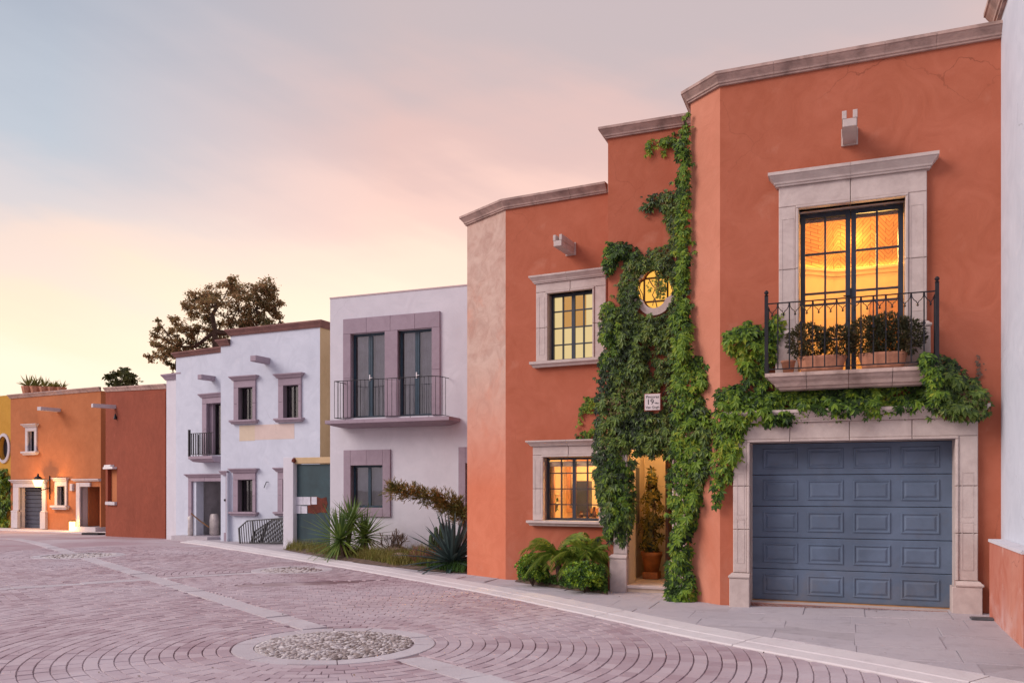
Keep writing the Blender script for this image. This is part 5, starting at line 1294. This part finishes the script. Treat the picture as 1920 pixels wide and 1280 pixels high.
# firestick shrub arching left
def spray(mb,p,d,L_,depth,r):
    q=p+d*L_; mb.tube([p,q],[r,r*.8],3,False)
    if depth<=0: return
    for _ in range(random.choice((2,3))):
        spray(mb,q,(d+Vector((U(-.7,.7),U(-.7,.7),U(-.4,.75)))).normalized(),L_*U(.6,.9),depth-1,r*.8)
b=place(868,1055); t=tag(empty('firestick_shrub',None,Matrix.Translation(b)),'arching olive and orange firestick shrub reaching left over the bed','shrub')
path=[(868,1050,0),(872,1000,.2),(868,965,.3),(850,950,.35),(825,938,.4),(800,932,.4),(775,926,.35),(750,921,.3),(735,916,.3)]
pts=[]
for x,y,dZ in path: Z=b.y+dZ; pts.append(Vector(((x-CX)/F*Z,Z,EYE-(y-HY)/F*Z))-b)
MB().tube(pts,[.05,.045,.04,.03,.025,.02,.016,.012,.008],6).build('trunk',m_bark,t)
mb=MB()
for i in range(2,len(pts)):
    for _ in range(85 if i<5 else 62):
        p=pts[i].lerp(pts[max(2,i-1)],R()); dd=Vector((U(-1,.5),U(-1,1),U(-.5,1))).normalized(); spray(mb,p,dd,U(.07,.15)*(1.2 if i<5 else 1.0),2,.010)
tag(mb.build('twigs',m_fire,t),kind='stuff')
# columnar cactus
b=place(822,1052); t=tag(empty('column_cactus',None,Matrix.Translation(b)),'cluster of green column cacti left of the agave','cactus')
for (x,h) in ((-.16,.62),(-.05,.78),(.06,.86),(.16,.7)):
    mb=MB(); n=10; o=0
    for i,(f,rr) in enumerate(((0,.05),(.3,.06),(.7,.058),(.93,.045),(1,.01))):
        for k in range(2*n): a=math.pi*k/n; r=rr*(1 if k%2 else .75); mb.v.append((x+r*math.cos(a),.3*x+r*math.sin(a),h*f))
    for i in range(4):
        for k in range(2*n): mb.f.append((i*2*n+k,i*2*n+(k+1)%(2*n),(i+1)*2*n+(k+1)%(2*n),(i+1)*2*n+k))
    mb.build('stem',m_cactus,t)
# boulders
def rock(px,py,r,lab,fl=.7):
    b=place(px,py); bm=bmesh.new(); bmesh.ops.create_icosphere(bm,subdivisions=3,radius=1)
    sd_=Vector((px,py,3))
    for v in bm.verts:
        k=1+.28*noise.noise(v.co*1.3+sd_)+.08*noise.noise(v.co*4+sd_); v.co=Vector((v.co.x*r,v.co.y*r*.85,v.co.z*r*fl))*k
    me=bpy.data.meshes.new('boulder'); bm.to_mesh(me); bm.free(); me.materials.append(m_rock); me.polygons.foreach_set('use_smooth',[True]*len(me.polygons))
    o=bpy.data.objects.new('boulder',me); COL.objects.link(o); o.location=b+Vector((0,0,r*fl*.5)); tag(o,lab,'boulder','boulders in the white house bed')
rock(742,1046,.30,'rounded tan boulder behind the dry shrub'); rock(752,1056,.27,'low tan boulder nearest the kerb in the bed',.6); rock(783,1054,.19,'small reddish boulder left of the column cactus')
rock(735,1030,.34,'tall tan boulder at the back against the white wall',1.2)
b=place(735,1046); t=tag(empty('dry_shrub',None,Matrix.Translation(b)),'bare brown branched shrub in front of the boulders','shrub')
mb=MB()
for _ in range(16): spray(mb,Vector((U(-.1,.1),U(-.1,.1),.05)),Vector((U(-.9,.7),U(-.5,.5),U(.5,1.2))).normalized(),U(.2,.28),2,.012)
mb.build('branches',m_dry,t)
# reddish twig plants
b=place(806,1062); t=tag(empty('red_twig_plant',None,Matrix.Translation(b)),'low reddish twiggy plant between the boulders and the agave','plant')
mb=MB()
for _ in range(40): spray(mb,Vector((U(-.35,.35),U(-.2,.2),.03)),Vector((U(-.6,.6),U(-.5,.5),U(.6,1.2))).normalized(),U(.10,.2),2,.006)
mb.build('twigs',m_red,t)
def grasspatch(poly,n,h,mat,name,label,w=.006):
    P=[gp(x,y) for x,y in poly]; x0=min(p.x for p in P);x1=max(p.x for p in P);y0=min(p.y for p in P);y1=max(p.y for p in P); mb=MB(); c=0
    def ins(q):
        r=False;j=len(P)-1
        for i in range(len(P)):
            if (P[i].y>q.y)!=(P[j].y>q.y) and q.x<(P[j].x-P[i].x)*(q.y-P[i].y)/(P[j].y-P[i].y)+P[i].x: r=not r
            j=i
        return r
    while c<n:
        q=Vector((U(x0,x1),U(y0,y1)))
        if not ins(q): continue
        c+=1
        if noise.noise(Vector((q.x*2.2,q.y*2.2,4)))<-.25 and R()<.8: continue
        a=U(0,6.28); hh=h*U(.4,1.2)*(1+.8*noise.noise(Vector((q.x*1.7,q.y*1.7,0)))); b=Vector((q.x,q.y,gh(q.x,q.y)+.01)); l=Vector((math.cos(a),math.sin(a),0))
        s=Vector((-l.y,l.x,0))*w; m=b+l*hh*.18+Vector((0,0,hh*.6)); e_=b+l*hh*.5+Vector((0,0,hh))
        mb.add([b-s,b+s,m+s*.7,m-s*.7,e_],[(0,1,2,3),(3,2,4)])
    return tag(mb.build(name,mat),label,kind='stuff')
grasspatch([(665,1050),(740,1062),(800,1066),(835,1066),(835,1048),(780,1046),(700,1042)],8000,.27,m_grass,'ornamental_grass','olive green ornamental grass filling the bed between yuccas and agave')
grasspatch([(530,1030),(610,1043),(680,1052),(680,1040),(600,1030),(560,1024)],3200,.2,m_grass,'dry_weeds','short dry weeds along the foot of the green gate')
grasspatch([(780,1066),(870,1075),(878,1064),(830,1056)],1600,.2,m_cover,'low_weeds','green weeds round the foot of the agave')
def coverpatch(poly,n,h,mat,label,size=.05):
    P=[gp(x,y) for x,y in poly]; x0=min(p.x for p in P);x1=max(p.x for p in P);y0=min(p.y for p in P);y1=max(p.y for p in P); mb=MB(); c=0
    while c<n:
        q=Vector((U(x0,x1),U(y0,y1))); r=False;j=len(P)-1
        for i in range(len(P)):
            if (P[i].y>q.y)!=(P[j].y>q.y) and q.x<(P[j].x-P[i].x)*(q.y-P[i].y)/(P[j].y-P[i].y)+P[i].x: r=not r
            j=i
        if not r: continue
        c+=1; leaf(mb,Vector((q.x,q.y,gh(q.x,q.y)+h*R())),Vector((U(-1,1),U(-1,1),U(0,.8))),size*U(.6,1.2),1.6)
    return tag(mb.build('ground_cover',mat),label,kind='stuff')
coverpatch([(975,1091),(1040,1101),(1138,1114),(1139,1098),(1060,1092),(980,1086)],3800,.12,m_cover,'low green ground cover along the front of the small bed')
# round shrubs
def roundbush(px,py,rx,rz,n,lab,seed):
    random.seed(seed); b=place(px,py); t=tag(empty('round_shrub',None,Matrix.Translation(b)),lab,'shrub','round shrubs under the window')
    mb=MB()
    for k in range(int(n/5)):
        while True:
            q=Vector((U(-1,1),U(-1,1),U(-.5,1)))
            if q.length<1 and q.length>.45: break
        k_=1+.22*noise.noise(q*2.2+Vector((seed,0,0)))
        c=Vector((q.x*rx*k_,q.y*rx*k_,rz*.55+q.z*rz*.55*k_)); nn=(q+Vector((0,0,.4))).normalized(); e1=nn.orthogonal().normalized(); e2=nn.cross(e1)
        for j in range(6):
            a=j*1.047+R(); dd=(e1*math.cos(a)+e2*math.sin(a)+nn*U(.2,.9)).normalized(); leaf(mb,c,dd,.055*U(.7,1.2),1.9)
    mb.build('foliage',m_bush,t); st=MB()
    for _ in range(7): st.tube([(0,0,0),(U(-.2,.2),U(-.2,.2),rz*.6)],.012,4)
    st.build('stems',m_bark,t)
roundbush(999,1098,.26,.50,2200,'smaller dark round shrub with a lime edge at the left of the bed',31)
roundbush(1096,1110,.34,.44,3600,'larger lime tipped round shrub beside the doorway pillar',32)
def palm(px,py,hx,hy,nf,L_,lab,seed,lean=0):
    random.seed(seed); b=place(px,py); Z=b.y; h=Vector(((hx-CX)/F*Z,Z,EYE-(hy-HY)/F*Z))-b
    t=tag(empty('dwarf_palm',None,Matrix.Translation(b)),lab,'palm','dwarf palms under the window')
    MB().tube([(0,0,0),h*.5,h],[.07,.06,.05],8).build('trunk',m_bark,t)
    for k in range(nf):
        a=k*2.4+U(-.2,.2); e=U(.15,1.15); d=Vector((math.cos(a)*math.cos(e),math.sin(a)*math.cos(e)*.6,math.sin(e))).normalized(); mb=MB(); p=h.copy(); n=13; LL=L_*U(.75,1.15)
        pts=[p.copy()]; dd=d.copy()
        for i in range(n): p=p+dd*LL/n; pts.append(p.copy()); dd=(dd+Vector((0,0,-.13))).normalized()
        mb.tube(pts,[.006*(1-i/(n+2)) for i in range(n+1)],3)
        for i in range(2,n+1):
            ax=(pts[i]-pts[i-1]).normalized(); sd=ax.cross(Vector((0,0,1)))
            if sd.length<.05: sd=Vector((1,0,0))
            sd.normalize()
            for sg in (-1,1):
                for j in range(2):
                    bp=pts[i-1].lerp(pts[i],j*.5); ld=(sd*sg+ax*.9+Vector((0,0,U(-.5,.1)))).normalized(); ll=.17*(1-.5*abs(i/n-.45))*U(.8,1.2); w_=ax*.005
                    mb.add([bp-w_,bp+w_,bp+ld*ll*.6+w_+Vector((0,0,-.01)),bp+ld*ll+Vector((0,0,-.05))],[(0,1,2,3)])
        mb.build('frond',m_palm,t)
palm(1053,1100,1044,1042,28,.66,'left dwarf palm with arching fronds under the lower lit window',41)
palm(1098,1103,1100,1046,28,.60,'right dwarf palm with denser fronds against the doorway tower',42)

# ---------------------------------------------------------------- trees
def tree(name,lab,base,blobs,Z,nleaf,size,mat,limb,seed,trunk,extra=()):
    random.seed(seed); b=Vector(((base-CX)/F*Z,Z,gh(-12,Z))); t=tag(empty(name,None,Matrix.Translation(b)),lab,'tree')
    def W(px,py,dz=0): z=Z+dz; return Vector(((px-CX)/F*z,z,EYE-(py-HY)/F*z))-b
    tm=MB(); k=Z/F
    tp=[W(*p) for p in trunk]; tm.tube([Vector((0,0,0))]+tp,[.24]+[.20-.15*i/len(tp) for i in range(len(tp))],7)
    tp=tp+[W(*p) for p in extra]
    if extra: tm.tube([tp[-len(extra)-3]]+tp[-len(extra):-len(extra)+3],[.13,.1,.07,.05],6); tm.tube([tp[-len(extra)-3]]+tp[-len(extra)+3:],[.10,.07,.05],6)
    mb=MB(); rr0=0;tot=sum(r*r2 for _,_,r,r2 in blobs)
    for (x,y,r,r2) in blobs:
        c=W(x,y,U(-2,2)*.6); near=min(tp,key=lambda q:(q-c).length); midp=near.lerp(c,.5)+Vector((0,0,-.15)); tm.tube([near,midp,c,c+Vector((U(-.3,.3),0,r2*k*.6))],[limb,limb*.6,limb*.3,.02],5)
        n=int(nleaf*r*r2/tot)
        subs=[]
        for _ in range(max(5,int(r*r2/34))):
            while True:
                q=Vector((U(-1,1),U(-1,1),U(-1,1)))
                if q.length<1: break
            sc_=c+Vector((q.x*r*k,q.y*r*k,q.z*r2*k)); subs.append(sc_); tm.tube([c,sc_],[.03,.012],3)
        for _ in range(n):
            s=random.choice(subs); q=Vector((random.gauss(0,1),random.gauss(0,1),random.gauss(0,.7)))*r*k*.185
            leaf(mb,s+q,Vector((U(-1,1),U(-1,1),U(-1.2,.4))),size*U(.6,1.4),2.2)
    tm.build('trunk',m_bark,t); mb.build('crown',mat,t)
eb=[(430,535,20,18),(448,548,22,20),(480,545,22,22),(505,545,22,24),(392,550,24,18),(370,562,26,20),(358,580,18,18),(400,575,22,22),(385,595,20,14),(445,580,26,28),(480,580,26,26),(515,575,18,28),(525,600,14,16),(450,605,24,16),(490,608,26,14),(330,600,14,13),(315,625,18,18),(297,620,13,20),(345,620,18,16),(372,622,20,18),(405,625,24,22),(425,640,14,14),(300,645,18,16),(283,668,12,12),(312,668,18,16),(325,690,12,14),(340,648,20,14),(375,650,22,14),(320,655,20,14),(400,650,18,14)]
tree('eucalyptus_tree','large backlit eucalyptus tree rising behind the white houses',400,eb,38,20000,.12,m_euc,.045,51,[(400,800),(402,720),(404,660),(403,622),(398,590),(410,570)],[(440,625),(472,598),(500,580),(365,650),(335,650)])
tree('far_tree','small sparse green tree behind the far rust red roof',228,[(228,700,14,9),(212,704,13,9),(245,706,12,10),(225,714,22,9),(240,720,16,7),(213,715,12,7)],62,1500,.30,m_tree2,.06,52,[(228,800),(228,740),(227,715)])

# ---------------------------------------------------------------- creepers
def inpoly(x,y,P):
    r=False;j=len(P)-1
    for i in range(len(P)):
        if (P[i][1]>y)!=(P[j][1]>y) and x<(P[j][0]-P[i][0])*(y-P[i][1])/(P[j][1]-P[i][1])+P[i][0]: r=not r
        j=i
    return r
def edged(x,y,P):
    m=1e9
    for i in range(len(P)):
        ax,ay=P[i];bx,by=P[(i+1)%len(P)];dx,dy=bx-ax,by-ay;t=max(0,min(1,((x-ax)*dx+(y-ay)*dy)/(dx*dx+dy*dy+1e-9)));m=min(m,math.hypot(x-ax-dx*t,y-ay-dy*t))
    return m
LEAFMESH=[]
def creeperleaf(mb,p,out,s,droop=.75):
    """palmate leaf of five leaflets hanging on a short stalk, facing outward"""
    out=Vector(out).normalized(); up=Vector((0,0,1)); n=(out*U(.5,1)+up*U(.05,.65)+Vector((U(-.45,.45),U(-.45,.45),U(-.15,.15)))).normalized()
    dn=(-up+n*up.dot(n)); dn=(dn+Vector((U(-.6,.6),U(-.6,.6),U(-.2,.2)))); dn=(dn-n*dn.dot(n)).normalized(); sd=n.cross(dn)
    for a,l in ((0,1),(.75,.9),(-.75,.9),(1.5,.62),(-1.5,.62)):
        d=dn*math.cos(a)+sd*math.sin(a)-n*.22; w=n.cross(d).normalized()*s*l*.20; q=p+d*s*l*.52; e=p+d*s*l-n*s*l*.10
        mb.add([p,q+w+n*s*.04,e,q-w+n*s*.04],[(0,1,2),(0,2,3)])
def vine(root,W,P,name,mat,dens=1.0,depth=.22,size=.075,holes=(),base=.02,sparse=1.0,prune=None,single=0,seed=1):
    random.seed(seed)
    out=W.world(0,-1,0)-W.world(0,0,0); inv=root.matrix_world.inverted()
    x0=min(p[0] for p in P);x1=max(p[0] for p in P);y0=min(p[1] for p in P);y1=max(p[1] for p in P)
    cen=W.st((x0+x1)/2,(y0+y1)/2); Zc=W.world(cen[0],0,0).y; pxm=F/Zc
    A=0
    for i in range(len(P)): A+=P[i][0]*P[(i+1)%len(P)][1]-P[(i+1)%len(P)][0]*P[i][1]
    A=abs(A)/2; n=int(A/((size*pxm)**2)*8.0*dens)
    mb=MB(); c=0; leaves=[]; tries=0
    while c<n and tries<n*12:
        tries+=1; x,y=U(x0,x1),U(y0,y1)
        if not inpoly(x,y,P): continue
        if R()<.12: x+=random.gauss(0,5); y+=random.gauss(0,5)
        if any(((x-h[0])/h[2])**2+((y-h[1])/h[3])**2<1 for h in holes): continue
        ed=min(1,edged(x,y,P)/14)
        cl=noise.noise(Vector((x*.055,y*.055,seed*3.1)))*.6+noise.noise(Vector((x*.02,y*.02,seed)))*.5
        if cl<-.27*sparse-.06 and R()<.8: c+=1; continue
        if R()>.55+.6*ed: c+=1; continue
        dp=base+depth*(.25+.75*ed)*(.55+.9*max(-.4,cl))*U(.35,1.0)
        s,z=W.st(x,y,-dp); p=W.world(s,-dp,z); leaves.append((dp,p,size*U(.45,1.3)*(1.1 if cl>.2 else .9))); c+=1
    if single:
        leaves.sort(key=lambda q:-q[0]*(1+.3*R())); 
        for dp,p,s in leaves[:single]:
            m2=MB(); creeperleaf(m2,Vector((0,0,0)),out,s*1.1); o=m2.build('leaf',mat,root); o.location=inv@p
        leaves=leaves[single:]
    for dp,p,s in leaves: creeperleaf(mb,inv@p,out,s)
    # woody stems wandering behind the leaves
    st=MB(); 
    for _ in range(max(2,int(A/900))):
        for _ in range(60):
            x,y=U(x0,x1),U(y0,y1)
            if inpoly(x,y,P): break
        pts=[]
        for k in range(8):
            if not inpoly(x,y,P): break
            s,z=W.st(x,y,-base-.02); pts.append(inv@W.world(s,-base-.02,z)); x+=U(-9,9); y-=U(4,16)
        if len(pts)>2: st.tube(pts,U(.004,.011),4)
    if st.v: tag(st.build('woody_stems',m_bark,root),kind='stuff')
    tag(mb.build(name,mat,root),kind='stuff'); return n
V=tag(empty('entry_creeper',None,Matrix.Translation(WT.world(1.0,0,0))),'dense green creeper climbing the entry tower around doorway and quatrefoil window','climbing vine')
bpy.context.view_layer.update()
vn=0
# tower arms and body
vn+=vine(V,WT,[(1212,268),(1220,260),(1245,258),(1262,250),(1280,250),(1280,278),(1262,275),(1252,270),(1246,289),(1240,287),(1239,268),(1225,268),(1219,286),(1210,283)],'foliage',m_vine,1.0,.15,.075,seed=1)
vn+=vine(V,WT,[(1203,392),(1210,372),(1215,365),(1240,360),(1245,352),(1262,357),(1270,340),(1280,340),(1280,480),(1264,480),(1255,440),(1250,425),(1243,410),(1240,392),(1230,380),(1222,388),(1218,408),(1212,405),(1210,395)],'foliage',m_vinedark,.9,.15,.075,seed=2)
vn+=vine(V,WT,[(1131,502),(1130,478),(1140,453),(1165,449),(1190,462),(1204,472),(1195,492),(1182,498),(1176,488),(1160,486),(1148,505),(1140,527),(1137,512)],'foliage',m_vine,1.2,.2,.08,seed=3)
ring=[(1180,470),(1200,474),(1215,466),(1240,462),(1262,450),(1285,450),(1285,612),(1255,606),(1225,606),(1190,600),(1166,580),(1158,560),(1160,525),(1168,500)]
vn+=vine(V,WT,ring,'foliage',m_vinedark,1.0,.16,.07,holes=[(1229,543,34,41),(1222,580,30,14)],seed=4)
body=[(1126,575),(1140,563),(1160,572),(1185,588),(1210,600),(1245,600),(1275,600),(1275,865),(1255,862),(1240,852),(1222,858),(1205,850),(1192,862),(1188,900),(1190,960),(1182,1005),(1176,1026),(1166,1032),(1160,1006),(1142,1012),(1131,998),(1126,960),(1114,905),(1111,850),(1118,800),(1115,760),(1122,700),(1124,650),(1124,610)]
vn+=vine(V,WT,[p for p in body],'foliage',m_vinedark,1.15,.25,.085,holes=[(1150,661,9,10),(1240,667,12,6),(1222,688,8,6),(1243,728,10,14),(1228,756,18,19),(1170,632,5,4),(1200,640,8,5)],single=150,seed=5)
# brighter fringe along the left edge of the body
vn+=vine(V,WT,[(1126,572),(1140,562),(1165,575),(1175,610),(1165,660),(1140,690),(1124,690),(1124,620)],'foliage',m_vine,.7,.30,.08,seed=6)
vn+=vine(V,WT,[(1114,860),(1150,820),(1185,880),(1186,980),(1170,1020),(1130,1000),(1116,900)],'foliage',m_vine,.5,.32,.085,seed=16)
# hanging wisps in front of the lit panes
vn+=vine(V,WT,[(1226,492),(1250,496),(1250,540),(1241,564),(1232,560),(1229,530)],'foliage',m_vinedark,.9,.10,.042,seed=7)
vn+=vine(V,WT,[(1213,530),(1220,530),(1222,545),(1216,548)],'foliage',m_vinedark,.5,.08,.045,seed=8)
# sprigs reaching left onto the lower house
for i,P_ in enumerate(([(1084,790),(1086,765),(1096,752),(1120,742),(1120,770),(1100,772),(1092,780),(1090,800)],[(1072,818),(1100,805),(1120,790),(1120,824),(1090,824)],[(1100,665),(1122,672),(1122,678)],[(1086,742),(1118,744),(1118,750)])):
    vn+=vine(V,WL,P_,'foliage',m_vine,.9,.10,.06,seed=60+i)
# corner column, plane of the garage house's left edge
WK=Wall(1240,12.33,1300,12.13)
V2=tag(empty('corner_creeper',None,Matrix.Translation(WK.world(.4,0,0))),'tall column of creeper on the corner left of the garage, spreading under the balcony','climbing vine')
bpy.context.view_layer.update()
vn+=vine(V2,WK,[(1284,210),(1293,207),(1294,610),(1254,610),(1268,560),(1266,500),(1267,440),(1266,390),(1268,350),(1270,325),(1274,308),(1262,290),(1266,284),(1262,270),(1271,258),(1277,238),(1281,222)],'foliage',m_vine,1.25,.22,.075,seed=9,single=40)
colP=[(1252,592),(1272,575),(1294,600),(1299,650),(1300,668),(1322,664),(1334,682),(1331,702),(1345,728),(1345,890),(1326,892),(1316,934),(1306,985),(1295,998),(1298,1060),(1306,1118),(1297,1136),(1252,1136),(1246,1122),(1249,1076),(1255,1028),(1258,964),(1252,932),(1252,884),(1256,846),(1262,800),(1255,760),(1262,700),(1262,640)]
vn+=vine(V2,WK,colP,'foliage',m_vine,1.2,.30,.088,seed=10,single=110)
vn+=vine(V2,WK,[(1290,740),(1345,735),(1345,880),(1318,930),(1300,985),(1290,900)],'foliage',m_vinedark,.7,.34,.088,seed=17)
bp=[(1340,729),(1378,720),(1396,709),(1387,691),(1377,662),(1358,671),(1361,647),(1349,630),(1370,615),(1402,599),(1434,612),(1445,592),(1463,585),(1480,598),(1475,624),(1460,647),(1472,682),(1437,688),(1446,718),(1466,728),(1510,724),(1568,720),(1641,719),(1722,714),(1740,715),(1790,730),(1857,776),(1822,787),(1775,782),(1728,773),(1670,779),(1626,783),(1582,786),(1530,779),(1483,798),(1437,796),(1407,793),(1397,811),(1394,850),(1376,886),(1361,908),(1352,920),(1349,957),(1336,953),(1334,905),(1336,880),(1336,800)]
vn+=vine(V2,WB,bp,'foliage',m_vine,1.15,.24,.088,seed=11,base=.05,single=90)
vn+=vine(V2,WB,[(1480,745),(1530,735),(1640,740),(1720,745),(1720,768),(1626,778),(1582,780),(1500,775)],'foliage',m_vine,.8,.38,.085,seed=18,base=.10)
V3=tag(empty('right_creeper',None,Matrix.Translation(WB.world(2.8,0,2.5))),'creeper mound spilling over the right end of the balcony slab','climbing vine')
bpy.context.view_layer.update()
rp=[(1722,680),(1728,660),(1757,660),(1787,671),(1810,697),(1836,712),(1854,741),(1858,778),(1822,788),(1775,783),(1740,775),(1738,745),(1730,715)]
WBo=Wall(1350,11.69,1878,10.43); 
vn+=vine(V3,WBo,rp,'foliage',m_vinedark,1.2,.36,.09,seed=12,base=.12,single=60)
vn+=vine(V3,WBo,[(1722,680),(1728,660),(1750,662),(1765,690),(1762,740),(1750,768),(1742,740),(1732,715)],'foliage',m_vine,1.1,.2,.08,seed=13,base=.52)
for i,P_ in enumerate(([(1832,672),(1837,663),(1840,690),(1836,715),(1830,705)],[(1846,690),(1850,685),(1848,700)])): vn+=vine(V3,WBo,P_,'foliage',m_dry,.5,.06,.04,seed=80+i)
# vine on the ochre house
V4=tag(empty('far_creeper',None,Matrix.Translation(wy.world(wy.len-1,0,-.4))),'leafy green creeper on the ochre house at the left edge','climbing vine')
bpy.context.view_layer.update()
vine(V4,wy,[(-80,885),(10,876),(22,895),(24,925),(22,985),(-80,988)],'foliage',m_vine,1.3,.5,.28,seed=14)
print('vine leaves',vn)

# a few dry leaves and crumbs blown on the paving
random.seed(77); mb=MB()
for _ in range(90):
    x,y=U(-50,1900),U(1060,1275); p=gp(x,y,-.045); leaf(mb,Vector((p.x,p.y,gh(p.x,p.y)+(.004 if side(K1s,p)[0]>0 else -.04))),Vector((U(-1,1),U(-1,1),U(0,.3))),U(.012,.035),1.8)
tag(mb.build('leaf_litter',m_dry),'scattered dry leaf crumbs on the street and sidewalk',kind='stuff')
